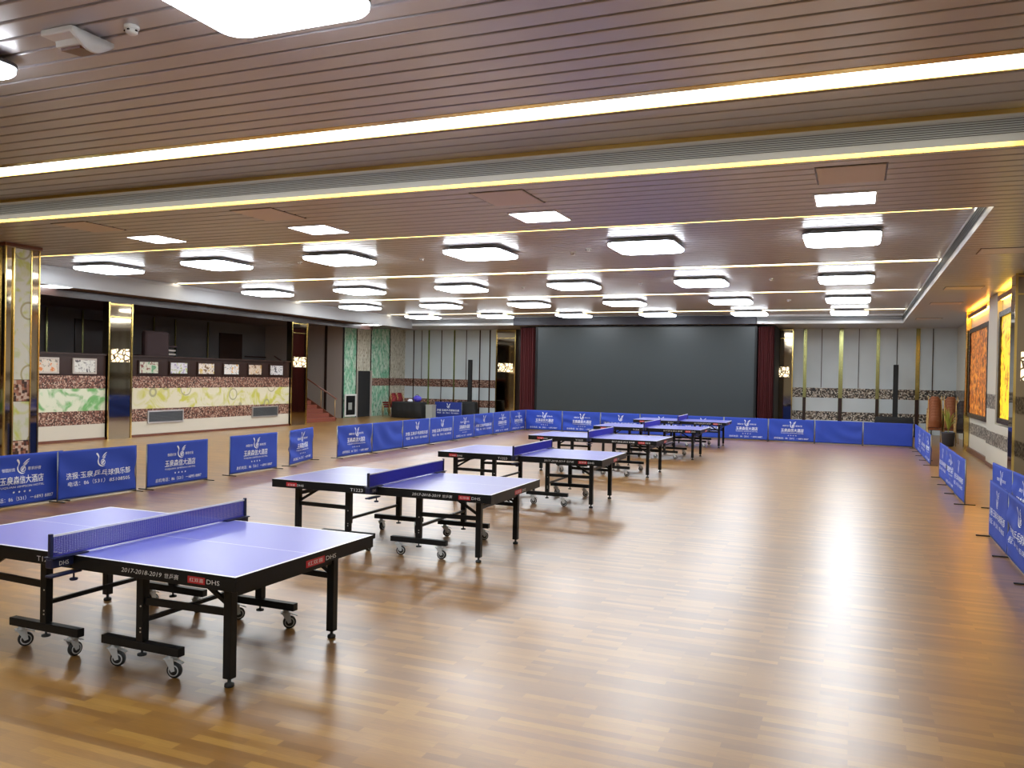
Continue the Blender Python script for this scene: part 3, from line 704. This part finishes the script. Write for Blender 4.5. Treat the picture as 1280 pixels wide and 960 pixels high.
# notice frame low on the green panel; door leaf
root = empty('notice_board', (XG+0.02, 31.62, 0.05)); b = MB()
for a in ((-.45, -.38, 0, 1.0), (.38, .45, 0, 1.0), (-.38, .38, 0, .07), (-.38, .38, .93, 1.0)): b.box(0, .05, *a)
b.build('frame', M['white'], root); b = MB(); b.box(0, .02, -.38, .38, .07, .93); b.build('board', M['black'], root)
b = MB(); b.box(.02, .035, -.16, .12, .3, .62, bev=.004); b.build('notice', M['greybox'], root)
tag(root, 'white framed black notice board below the bright green leaf panel', 'notice board')
root = empty('door_1', (XG+0.02, 32.7, 0)); root['kind'] = 'structure'
b = MB(); b.box(0, .04, -.55, .5, 0.0, 2.08, bev=.004); struct(b.build('door_leaf', M['blackmatte'], root))
b = MB(); b.box(0, .08, .5, .6, 0, 2.12); b.box(0, .06, -.6, -.55, 0, 2.12); struct(b.build('door_frame', M['taupe'], root))

# ------------------------------------------------------------------ table tennis tables
def line_top(x0, x1, x_net):
    """one half of the playing surface, white border 2 cm on three sides and a centre line"""
    b = MB(); h = 0.7625; lw = 0.022; zt = 0.76
    xs = sorted([x0, x1]); out = x1 if x_net == x0 else x0
    if out == xs[1]: cx = [xs[0], xs[1]-lw, xs[1]]; wx = 1
    else: cx = [xs[0], xs[0]+lw, xs[1]]; wx = 0
    cyy = [-h, -h+lw, -0.003, 0.003, h-lw, h]
    for i in range(2):
        for j in range(5):
            m = 1 if (i == wx or j in (0, 2, 4)) else 0
            b.quad([(cx[i], cyy[j], zt), (cx[i+1], cyy[j], zt), (cx[i+1], cyy[j+1], zt), (cx[i], cyy[j+1], zt)], m)
    b.quad([(xs[0], -h, zt-.025), (xs[0], h, zt-.025), (xs[1], h, zt-.025), (xs[1], -h, zt-.025)], 2)
    z0, z1 = zt-.025, zt
    for p, q in (((xs[0], -h), (xs[1], -h)), ((xs[1], -h), (xs[1], h)), ((xs[1], h), (xs[0], h)), ((xs[0], h), (xs[0], -h))):
        b.quad([(*p, z0), (*q, z0), (*q, z1), (*p, z1)], 2)
    return b
def caster(parent, x, y, ang):
    r = 0.05; R = Matrix.Rotation(ang, 3, 'Z')
    root = empty('caster', (x, y, 0), ang); root.parent = parent
    b = MB(); b.lathe([(0.028, 0.115), (0.028, 0.128), (0.02, 0.135), (0.02, 0.15)], (0, 0, 0))
    for s_ in (-1, 1):
        for (p, q) in (((-0.03, 0.125), (0.018, 0.115)),):
            vs = [(-0.035, 0.128), (0.03, 0.128), (0.042, 0.05), (0.018, 0.042)]
            f0 = [b.bm.verts.new((px, s_*0.022, pz)) for px, pz in vs]; f1 = [b.bm.verts.new((px, s_*0.026, pz)) for px, pz in vs]
            b.bm.faces.new(f0); b.bm.faces.new(f1)
            for k in range(4): b.bm.faces.new((f0[k], f0[(k+1) % 4], f1[(k+1) % 4], f1[k]))
    b.box(-0.04, 0.035, -0.027, 0.027, 0.12, 0.128)
    b.build('fork', M['greyplastic'], root)
    b = MB(); b.lathe([(0.036, -0.016), (0.047, -0.016), (r, -0.010), (r, 0.010), (0.047, 0.016), (0.036, 0.016)], (0.028, 0, r), 'Y', 24, 0)
    b.lathe([(0.0, -0.014), (0.030, -0.017), (0.037, -0.0175), (0.037, 0.0175), (0.030, 0.017), (0.0, 0.014)], (0.028, 0, r), 'Y', 24, 1)
    b.lathe([(0.0, -0.018), (0.029, -0.0185), (0.029, 0.0185), (0.0, 0.018)], (0.028, 0, r), 'Y', 24, 0)
    b.build('wheel', [M['tyre'], M['greyplastic']], root)
    b = MB(); b.bar((0.03, 0, 0.118), (0.085, 0, 0.098), 0.03, 0.006); b.build('brake_lever', M['greyplastic'], root)
    return root
def make_table():
    root = empty('table_tennis_table'); g = 0.003
    for sgn in (1, -1):
        x0, x1 = (g, 1.37) if sgn > 0 else (-1.37, -g)
        line_top(x0, x1, x0 if sgn > 0 else x1).build('tabletop', [M['tabletop'], M['line'], M['black']], root)
        b = MB(); h = 0.7605; t = 0.028; z0, z1 = 0.668, 0.735
        b.box(x0, x1, -h, -h+t, z0, z1, bev=.003); b.box(x0, x1, h-t, h, z0, z1, bev=.003)
        b.box(x0, x0+t, -h+t, h-t, z0, z1); b.box(x1-t, x1, -h+t, h-t, z0, z1)
        b.build('apron', M['black'], root)
        for s_ in (-1, 1):
            y = s_*0.55
            lg = MB().box(sgn*1.15-.03, sgn*1.15+.03, y-.03, y+.03, 0.055, 0.70, bev=.004).build('leg', M['black'], root)
            b = MB(); b.lathe([(0.012, 0.06), (0.012, 0.03), (0.03, 0.022), (0.032, 0.006), (0.028, 0.0)], (sgn*1.15, y, 0), 'Z', 14); b.build('levelling_foot', M['tyre'], lg)
            yp = s_*0.585
            ps = MB().box(sgn*0.45-.03, sgn*0.45+.03, yp-.028, yp+.028, 0.205, 0.70, bev=.004).build('post', M['black'], root)
            b = MB()
            for z in (0.27, 0.295, 0.44): b.tube((sgn*0.45+.012, yp-s_*(-.028), z), (sgn*0.45+.012, yp-s_*(-.031), z), 0.006, seg=8)
            b.build('bolts', M['chrome'], ps)
            MB().box(sgn*0.45-.34, sgn*0.45+.34, yp-.028, yp+.028, 0.148, 0.205, bev=.004).build('caster_bar', M['black'], root)
            b = MB(); b.lathe([(0.008, 0.15), (0.008, 0.125), (0.03, 0.12), (0.03, 0.108), (0.01, 0.104)], (sgn*0.45, yp, 0), 'Z', 14); b.build('adjuster_knob', M['tyre'], root)
            for xo, an in ((-0.25, 0.35), (0.25, 0.2)):
                caster(root, sgn*0.45+xo, yp, (an if sgn > 0 else 1.3+xo) + (0.0 if s_ < 0 else 0.5))
            MB().bar((sgn*0.48, yp, 0.47), (sgn*1.12, y, 0.47), 0.024, 0.045).build('side_rail', M['black'], root)
            MB().bar((sgn*1.14, y+s_*(-.02), 0.50), (sgn*0.84, y+s_*(-.02), 0.675), 0.02, 0.028).build('brace', M['black'], root)
        MB().bar((sgn*0.46, -0.56, 0.34), (sgn*0.46, 0.56, 0.34), 0.028, 0.028).build('crossbar', M['black'], root)
        MB().bar((sgn*1.15, -0.52, 0.585), (sgn*1.15, 0.52, 0.585), 0.028, 0.04).build('crossbar', M['black'], root)
    # net
    b = MB(); yn = 0.905; zb, zt = 0.772, 0.905; t = 0.0024
    n = 150
    for k in range(n+1):
        y = -yn+2*yn*k/n; b.quad([(-t, y-t, zb), (t, y+t, zb), (t, y+t, zt), (-t, y-t, zt)])
    for k in range(13):
        z = zb+(zt-zb)*k/12; b.quad([(-t, -yn, z-t), (-t, yn, z-t), (t, yn, z+t), (t, -yn, z+t)])
    b.box(-0.003, 0.003, -yn, yn, zb-0.004, zb+0.006)
    net = b.build('net', M['net'], root)
    MB().box(-0.005, 0.005, -yn, yn, 0.900, 0.9125).build('tape', M['tape'], net)
    for s_ in (-1, 1):
        MB().box(-0.012, 0.012, s_*0.915-.012, s_*0.915+.012, 0.715, 0.922, bev=.004).build('net_post', M['navy'], net)
        b = MB(); b.box(-0.045, 0.045, min(s_*0.66, s_*0.93), max(s_*0.66, s_*0.93), 0.762, 0.772, bev=.003)
        b.box(-0.03, 0.03, min(s_*0.765, s_*0.93), max(s_*0.765, s_*0.93), 0.70, 0.762, bev=.008)
        b.box(-0.03, 0.03, min(s_*0.70, s_*0.93), max(s_*0.70, s_*0.93), 0.64, 0.655, bev=.004)
        b.tube((0, s_*0.74, 0.60), (0, s_*0.74, 0.655), 0.006); b.lathe([(0.022, 0.588), (0.026, 0.592), (0.026, 0.602), (0.01, 0.606)], (0, s_*0.74, 0), 'Z', 14)
        b.build('clamp', M['navy'], net)
    # markings
    def near(px, pz): return (px, -0.7625-0.0012, pz)
    def end(px, pz): return (1.37+0.0012, px, pz)
    for prt in (text_mesh('2017-2018-2019', 0.34, 0.028, 0.62, 0.712, 0.2), text_mesh('世乒赛', 0.115, 0.032, 0.87, 0.712, 0.1),
                text_mesh('DHS', 0.10, 0.028, 1.20, 0.712), text_mesh('T1223', 0.16, 0.034, -0.24, 0.705), text_mesh('DHS', 0.09, 0.024, -0.98, 0.706)):
        flat_object('side_lettering', prt, M['badgewhite'], root, near)
    for prt in (text_mesh('红双喜', 0.11, 0.026, 1.07, 0.712), text_mesh('红双喜', 0.10, 0.024, -1.10, 0.706)):
        flat_object('badge_lettering', prt, M['badgewhite'], root, near)
    for xa, xb in ((1.0, 1.135), (-1.17, -1.03)): MB().box(xa, xb, -0.7632, -0.7605, 0.690, 0.732).build('side_badge', M['red'], root)
    for prt in (text_mesh('红双喜', 0.17, 0.030, 0.03, 0.700), text_mesh('DHS', 0.12, 0.030, 0.21, 0.700)): flat_object('end_lettering', prt, M['badgewhite'], root, end)
    b = MB(); b.box(1.3685, 1.3707, -0.075, 0.135, 0.676, 0.724); b.build('end_badge', M['red'], root)
    L = merge(text_mesh('DHS', 0.07, 0.028, 0, 0.728)); flat_object('clamp_label', L, M['badgewhite'], net, lambda a, z: (0.0315, -0.84+a, z))
    return root
tp = make_table()
TT = [(-4.766, 4.736, -0.006, 'purple table tennis table nearest to the camera, cut by the left edge'),
      (-4.849, 8.61, 0.020, 'blue-violet table tennis table, second from the camera, fully in view'),
      (-4.873, 12.78, 0.015, 'blue-violet table tennis table, third from the camera'),
      (-5.00, 17.14, -0.01, 'blue-violet table tennis table, fourth from the camera'),
      (-4.872, 21.4, -0.005, 'blue-violet table tennis table, fifth from the camera'),
      (-4.861, 25.45, 0.03, 'blue-violet table tennis table farthest away, before the screen barriers')]
for x, y, a, t in TT: put(tp, (x, y, 0), t, 'table tennis table', 'row of six table tennis tables', a)

# ------------------------------------------------------------------ court barriers
BW, BH = 1.41, 0.75
def wrinkle(x, z, v):
    zz = (z-0.04)/0.7; env = math.sin(max(0, min(1, zz))*PI)
    if v == 0: return 0.004*math.sin(5*x+9*z)*env + 0.003*math.sin(13*x-6*z)*env
    if v == 1: return 0.022*math.sin(9*z+7.0*x)*env + 0.004*math.sin(17*x+9*z)*env
    if v == 2: return 0.020*math.sin(7*x*(1.2-zz)+14*z)*env + 0.005*math.sin(21*x*zz)*env
    return 0.022*math.cos(6*math.hypot(x-0.5, z-0.9)*2.2)*env
EMB = merge(stroke([(0.02, 1.0, .10), (0.12, .9, .15), (.2, .74, .10), (.17, .58, .05), (.12, .42, .10), (.17, .2, .11), (.34, .05, .09), (.55, .0, .05), (.72, .06, .01)]),
            stroke([(1.0, 1.0, .02), (.85, .93, .07), (.66, .78, .06), (.5, .6, .01)], 6), stroke([(.96, .84, .02), (.82, .76, .06), (.66, .64, .05), (.54, .52, .01)], 6),
            stroke([(.86, .68, .02), (.76, .62, .05), (.66, .54, .03), (.6, .48, .01)], 6),
            ring2d(.56, .3, .19, .05), ring2d(.56, .3, .09, .05, 0.5, 5.2, 12), stroke([(.44, .16, .03), (.56, .3, .08), (.7, .42, .03)], 4))
def star(x, z, r):
    V = [(x+(r if k % 2 == 0 else r*0.45)*math.sin(PI*k/5), z+(r if k % 2 == 0 else r*0.45)*math.cos(PI*k/5)) for k in range(10)]
    return V, [tuple(range(10))]
def ztop(f): return BH-0.01-f*(BH-0.05)
LET = {
 'club': [('name_lettering', text_mesh('济报·玉泉乒乓球俱乐部', 1.20, 0.098, 0.0, ztop(.53), 0.0, 0.006)), ('phone_lettering', text_mesh('电话：86（531）85108505', 1.14, 0.074, 0.0, ztop(.70))),
          ('emblem', xf(EMB, 0.205, -0.07, ztop(.38)))],
 'hotel': [('small_lettering', text_mesh('御圆好房', 0.20, 0.05, -0.175, ztop(.29))), ('small_lettering', text_mesh('尊享好宿', 0.20, 0.05, 0.235, ztop(.29))),
           ('name_lettering', text_mesh('玉泉森信大酒店', 0.72, 0.115, 0.03, ztop(.50), 0.12, 0.010)), ('english_lettering', text_mesh('YUQUAN SIMPSON HOTEL', 0.72, 0.034, 0.03, ztop(.64))),
           ('phone_lettering', text_mesh('总机电话：86（531）－6893 8887', 1.08, 0.066, 0.0, ztop(.88))), ('emblem', xf(EMB, 0.205, -0.055, ztop(.38)))]
          + [('star', star(x, ztop(.745), .02)) for x in (-.09, -.01, .07, .15)],
}
meshcache = {}
def barrier_proto(kind, v, cloth='bluecloth'):
    root = empty('court_barrier'); n, k = 44, 22
    b = MB()
    for side in (-1, 1):
        g = [[b.bm.verts.new((-BW/2+BW*i/n, side*0.011 + wrinkle(-BW/2+BW*i/n, 0.035+(BH-0.035)*j/k, v), 0.035+(BH-0.035)*j/k)) for j in range(k+1)] for i in range(n+1)]
        for i in range(n):
            for j in range(k): f = b.bm.faces.new((g[i][j], g[i+1][j], g[i+1][j+1], g[i][j+1])); f.smooth = True
        if side == -1: g0 = g
    for i in range(n):
        b.bm.faces.new((g0[i][k], g0[i+1][k], g[i+1][k], g[i][k])); b.bm.faces.new((g0[i][0], g0[i+1][0], g[i+1][0], g[i][0]))
    for j in range(k):
        for i in (0, n): b.bm.faces.new((g0[i][j], g0[i][j+1], g[i][j+1], g[i][j]))
    ban = b.build('banner', M[cloth], root)
    if kind in LET:
        pl = lambda a, z: (a, -0.0205+wrinkle(a, z, v), z)
        for nm_, prt in LET[kind]: flat_object(nm_, prt, M['print'], ban, pl)
    for s_ in (-1, 1):
        MB().tube((s_*(BW/2+0.010), 0, 0.012), (s_*(BW/2+0.010), 0, BH), 0.009, seg=10).build('post', M['tube'], root)
        MB().box(s_*(BW/2+0.010)-.012, s_*(BW/2+0.010)+.012, -0.16, 0.16, 0.0, 0.014, bev=.003).build('foot', M['foot'], root)
    MB().tube((-BW/2, 0, 0.026), (BW/2, 0, 0.026), 0.008, seg=8).build('bottom_rail', M['tube'], root)
    return root
bcache = {}
def barrier(pl, pr, kind, v, label, group, cloth='bluecloth'):
    key = (kind, v, cloth)
    if key not in bcache: bcache[key] = barrier_proto(kind, v, cloth); o = bcache[key]
    else: o = copy_tree(bcache[key])
    o.location = ((pl[0]+pr[0])/2, (pl[1]+pr[1])/2, 0); o.rotation_euler = (0, 0, math.atan2(pr[1]-pl[1], pr[0]-pl[0]))
    o.scale = (math.hypot(pr[0]-pl[0], pr[1]-pl[1])/1.44 if cloth == 'bluecloth' and kind+str(v) and pl[0] < -11 and label.endswith('left row') else 1, 1, 1); tag(o, label, 'court barrier', group); return o
GR = 'blue court barriers around the tables'
nm = {'club': 'white club name print', 'hotel': 'white hotel name print', 'blank': 'no print'}
# left row, camera side
barrier((-10.78, 6.28), (-10.82, 7.72), 'hotel', 0, 'blue barrier cut by the left edge of the picture', GR)
barrier((-10.94, 7.55), (-10.98, 8.97), 'hotel', 2, 'blue barrier with hotel print half covered by its neighbour at far left', GR)
barrier((-10.86, 8.80), (-10.84, 10.22), 'club', 1, 'blue barrier with club name and phone number at far left', GR)
barrier((-10.82, 10.42), (-10.85, 11.86), 'hotel', 0, 'single blue barrier with hotel print standing below the left wall vent', GR)
barrier((-10.95, 12.55), (-10.98, 13.98), 'hotel', 0, 'blue barrier with hotel print joined to the slanted one before the stairs', GR)
barrier((-11.02, 14.45), (-11.42, 15.80), 'hotel', 2, 'narrow-looking slanted blue barrier with hotel print before the stairs', GR)
# left row, rear part
seq = ['hotel', 'blank', 'club', 'club', 'hotel', 'club', 'hotel', 'hotel']
vs_ = [1, 3, 0, 0, 0, 2, 0, 1]
odn = ['first', 'second', 'third', 'fourth', 'fifth', 'sixth', 'seventh', 'eighth', 'ninth']
for k in range(8):
    y = 16.38+k*1.57; x = -11.15-0.03*k
    barrier((x, y), (x-0.03, y+1.55), seq[k], vs_[k], f'blue barrier with {nm[seq[k]]}, {odn[k]} past the gap, left row', GR)
# rear row, from left to right
seq = ['hotel', 'hotel', 'club', 'club', 'club', 'hotel', 'hotel', 'blank', 'blank']
vs_ = [1, 2, 2, 1, 0, 0, 1, 3, 0]
for k in range(9):
    x = -11.38+k*1.452; y = 28.95-0.012*k
    barrier((x, y), (x+1.44, y-0.012), seq[k], vs_[k], f'blue barrier with {nm[seq[k]]}, {odn[k]} from left, row before screen', GR)
# right row
for k, (y, kd, v) in enumerate(((28.6, 'blank', 0), (27.15, 'hotel', 0), (25.7, 'club', 0), (24.25, 'hotel', 2))):
    barrier((1.72, y), (1.72, y-1.44), kd, v, f'blue barrier with {nm[kd]}, {odn[k]} from rear corner, right row', GR)
for k, (y, kd, v) in enumerate(((20.0, 'club', 0), (18.56, 'hotel', 2), (17.12, 'club', 0))):
    barrier((1.69, y), (1.71, y-1.43), kd, v, f'blue barrier with {nm[kd]}, {odn[k]} of the middle right three', GR)
for k, (y, kd, v) in enumerate(((12.58, 'club', 0), (11.14, 'club', 2), (9.70, 'club', 0))):
    barrier((1.67, y), (1.67, y-1.43), kd, v, ['blue barrier with club print, rear one of the nearest right group', 'blue barrier with club print cut by the right picture edge', 'blue barrier of the right row outside the picture edge'][k], GR)
for k, (y, kd, v) in enumerate(((15.45, 'hotel', 0), (14.02, 'hotel', 2))):
    barrier((2.08+0.07*k, y), (2.14+0.07*k, y-1.42), kd, v, ['blue barrier with hotel print behind the right row, nearer the orange alcove', 'blue barrier with hotel print behind the right row, beside the mirror pillar'][k], GR)
# spare barrier behind the row at rear left
barrier((-18.0, 34.3), (-16.6, 34.2), 'club', 0, 'dark blue barrier with club print parked against the rear left wall', None, 'bluecloth2')

# ------------------------------------------------------------------ things behind the barriers
def column_speaker(loc, label):
    root = empty('column_speaker', loc)
    MB().box(-.09, .09, -.07, .07, 0.62, 2.72, bev=.01).build('column', M['blackmatte'], root)
    MB().tube((0, 0, 0.5), (0, 0, 0.63), 0.05).build('pole', M['black'], root)
    MB().box(-.07, .07, -.078, -.069, 0.7, 2.68).build('front_grille', M['blackmatte'], root)
    MB().box(-.3, .3, -.28, .28, 0.0, 0.52, bev=.03).build('bass_box', M['blackmatte'], root)
    tag(root, label, 'speaker', 'column speakers at the rear wall')
column_speaker((-16.72, 35.3, 0), 'slim black column speaker with bass box left of the screen')
column_speaker((1.40, 35.3, 0), 'slim black column speaker with bass box right of the screen')
def covered(name, loc, sx, sy, sz, label, cat, m=M['blackmatte'], sd=1, bul=0.06):
    b = MB(); rnd = random.Random(sd); n = 14
    rings = []
    for j in range(8):
        t = j/7; z = sz*(t if t < 1 else 1); fl = 1.0 + 0.10*(1-t)
        if j == 7: fl *= 0.96
        ring = []
        for i in range(48):
            a = 2*PI*i/48; c, s_ = math.cos(a), math.sin(a); p = 5.0
            r = 1/((abs(c)**p+abs(s_)**p)**(1/p)); w = 1 + bul*math.sin(i*1.7+sd)*(1-t)
            ring.append((sx/2*r*c*fl*w, sy/2*r*s_*fl*w, z+(0.02*rnd.random() if 0 < j < 7 else 0)))
        rings.append(ring)
    loft(b, rings); o = b.build(name, m, None, loc); tag(o, label, cat); return o
covered('covered_equipment', (-16.55, 34.75, 0), 0.9, 0.45, 0.78, 'black cloth-covered equipment under the left column speaker', 'equipment', sd=2)
covered('covered_equipment', (1.35, 34.7, 0), 1.3, 0.5, 0.72, 'dark cloth-covered equipment under the right column speaker', 'equipment', sd=3)
# cloth table
root = empty('draped_table', (-18.75, 33.2, 0))
MB().box(-.70, .70, -.35, .35, .70, .73, bev=.004).build('tabletop', M['black'], root)
b = MB(); pts = []
for i in range(96):
    a = 2*PI*i/96; c, s_ = math.cos(a), math.sin(a); r = 1/((abs(c)**8+abs(s_)**8)**(1/8)); pts.append((r*c, r*s_, 1+0.03*math.sin(i*1.1)))
loft(b, [[(x*.74*(w if z < .5 else 1), y*.39*(w if z < .5 else 1), z) for x, y, w in pts] for z in (0.02, 0.4, 0.69, 0.735)]); b.build('cloth', M['blackmatte'], root)
tag(root, 'long table draped in black cloth behind the left barriers', 'table')
root = empty('holdall_bag', (-18.35, 33.2, 0.735)); b = MB()
loft(b, [[(0.20*math.sin(PI*(k+.5)/9)*1.0*math.cos(a)*(1+.1*math.sin(3*a)), 0.14*math.sin(PI*(k+.5)/9)*math.sin(a), 0.15-0.15*math.cos(PI*(k+.5)/9)) for a in [2*PI*i/20 for i in range(20)]] for k in range(9)])
b.build('body', M['bluebag'], root)
b = MB(); b.tube((-.08, 0, .28), (-.05, 0, .34), .01); b.tube((-.05, 0, .34), (.05, 0, .34), .01); b.tube((.05, 0, .34), (.08, 0, .28), .01); b.build('handle', M['navy'], root)
tag(root, 'round blue bag lying on the black draped table', 'bag')
b = MB(); loft(b, [[(0.13*s_*math.cos(a), 0.1*s_*math.sin(a), z) for a in [2*PI*i/16 for i in range(16)]] for s_, z in ((.9, 0), (1, .05), (.75, .1), (.3, .13))]); o = b.build('folded_towel', M['tape'], None, (-18.70, 33.2, 0.736)); tag(o, 'small white bundle beside the blue bag on the table', 'towel')
root = empty('storage_box', (-17.75, 33.4, 0)); MB().box(-.16, .16, -.2, .2, 0, .60, bev=.01).build('body', M['greybox'], root); MB().box(-.17, .17, -.21, .21, .60, .63, bev=.008).build('lid', M['greybox'], root)
tag(root, 'upright grey box right of the draped table', 'box')
# stacking chairs
def chair_proto(name, seat):
    root = empty(name); b = MB(); b.box(-.21, .21, -.21, .20, .43, .50, bev=.025); b.build('seat', seat, root)
    b = MB(); n = 8
    loft(b, [[(x*(1.0 if t < .6 else 1-.62*(t-.6)*2), .20+.11*t+y, .52+.40*t) for x, y in ((-.20, -.022), (.20, -.022), (.20, .022), (-.20, .022))] for t in [i/n for i in range(n+1)]]); b.build('backrest', seat, root)
    for sx in (-1, 1):
        b = MB(); b.tube((sx*.20, -.19, .44), (sx*.215, -.23, 0), .012, seg=8); b.build('leg', M['goldframe'], root)
        b = MB(); b.tube((sx*.20, .19, .46), (sx*.215, .27, 0), .012, seg=8); b.tube((sx*.20, .19, .46), (sx*.205, .31, .93), .012, seg=8); b.build('leg', M['goldframe'], root)
    return root
nth = ['bottom', 'second', 'third', 'fourth', 'fifth', 'sixth', 'seventh', 'eighth']
def stack(proto_, x, y, rz, n, desc, group):
    for k in range(n):
        d = Matrix.Rotation(rz, 3, 'Z') @ Vector((0, -0.042*k, 0))
        put(proto_, (x+d.x, y+d.y, 0.095*k), f'{desc}, {nth[k] if k < n-1 else "topmost"} of its stack', 'chair', group, rz)
cb = chair_proto('stacking_chair', M['brownseat'])
stack(cb, 2.50, 31.9, PI, 8, 'rust-brown stacking chair in the left stack at the rear right corner', 'rust-brown stacked chairs')
stack(cb, 2.98, 31.8, PI, 8, 'rust-brown stacking chair in the right stack at the rear right corner', 'rust-brown stacked chairs')
cd = chair_proto('banquet_chair', M['darkseat'])
stack(cd, 3.22, 30.6, PI, 7, 'dark stacking chair against the rear right wall', 'dark stacked chairs')
cr = chair_proto('red_stacking_chair', M['redseat'])
stack(cr, -20.0, 33.6, -PI/2-.2, 3, 'red stacking chair by the black door at rear left', 'red stacked chairs')
stack(cr, -20.1, 34.3, -PI/2-.2, 3, 'red stacking chair beside the black draped table', 'red stacked chairs beside the table')
# plant
root = empty('potted_plant', (2.78, 30.3, 0)); b = MB(); b.lathe([(0.14, 0), (0.17, 0.02), (0.20, 0.42), (0.215, 0.45), (0.19, 0.46), (0.18, 0.42), (0.0, 0.40)]); b.build('pot', M['pot'], root)
b = MB(); rnd = random.Random(4)
for k in range(34):
    a = rnd.random()*2*PI; L = 0.5+0.5*rnd.random(); ln = 0.10+0.28*rnd.random(); pts = []
    for j in range(7):
        t = j/6; r = ln*t*t; z = 0.42+L*t-0.12*t*t; w = 0.02*math.sin(PI*min(t*0.9+.1, 1))+.002
        c = Vector((r*math.cos(a), r*math.sin(a), z)); s_ = Vector((-math.sin(a), math.cos(a), 0))*w; pts.append((b.bm.verts.new(c-s_), b.bm.verts.new(c+s_)))
    for p, q in zip(pts, pts[1:]): b.bm.faces.new((p[0], p[1], q[1], q[0]))
b.build('leaves', M['leaf'], root); tag(root, 'potted plant with long yellow-green leaves beside the rust-brown chair stack', 'plant')
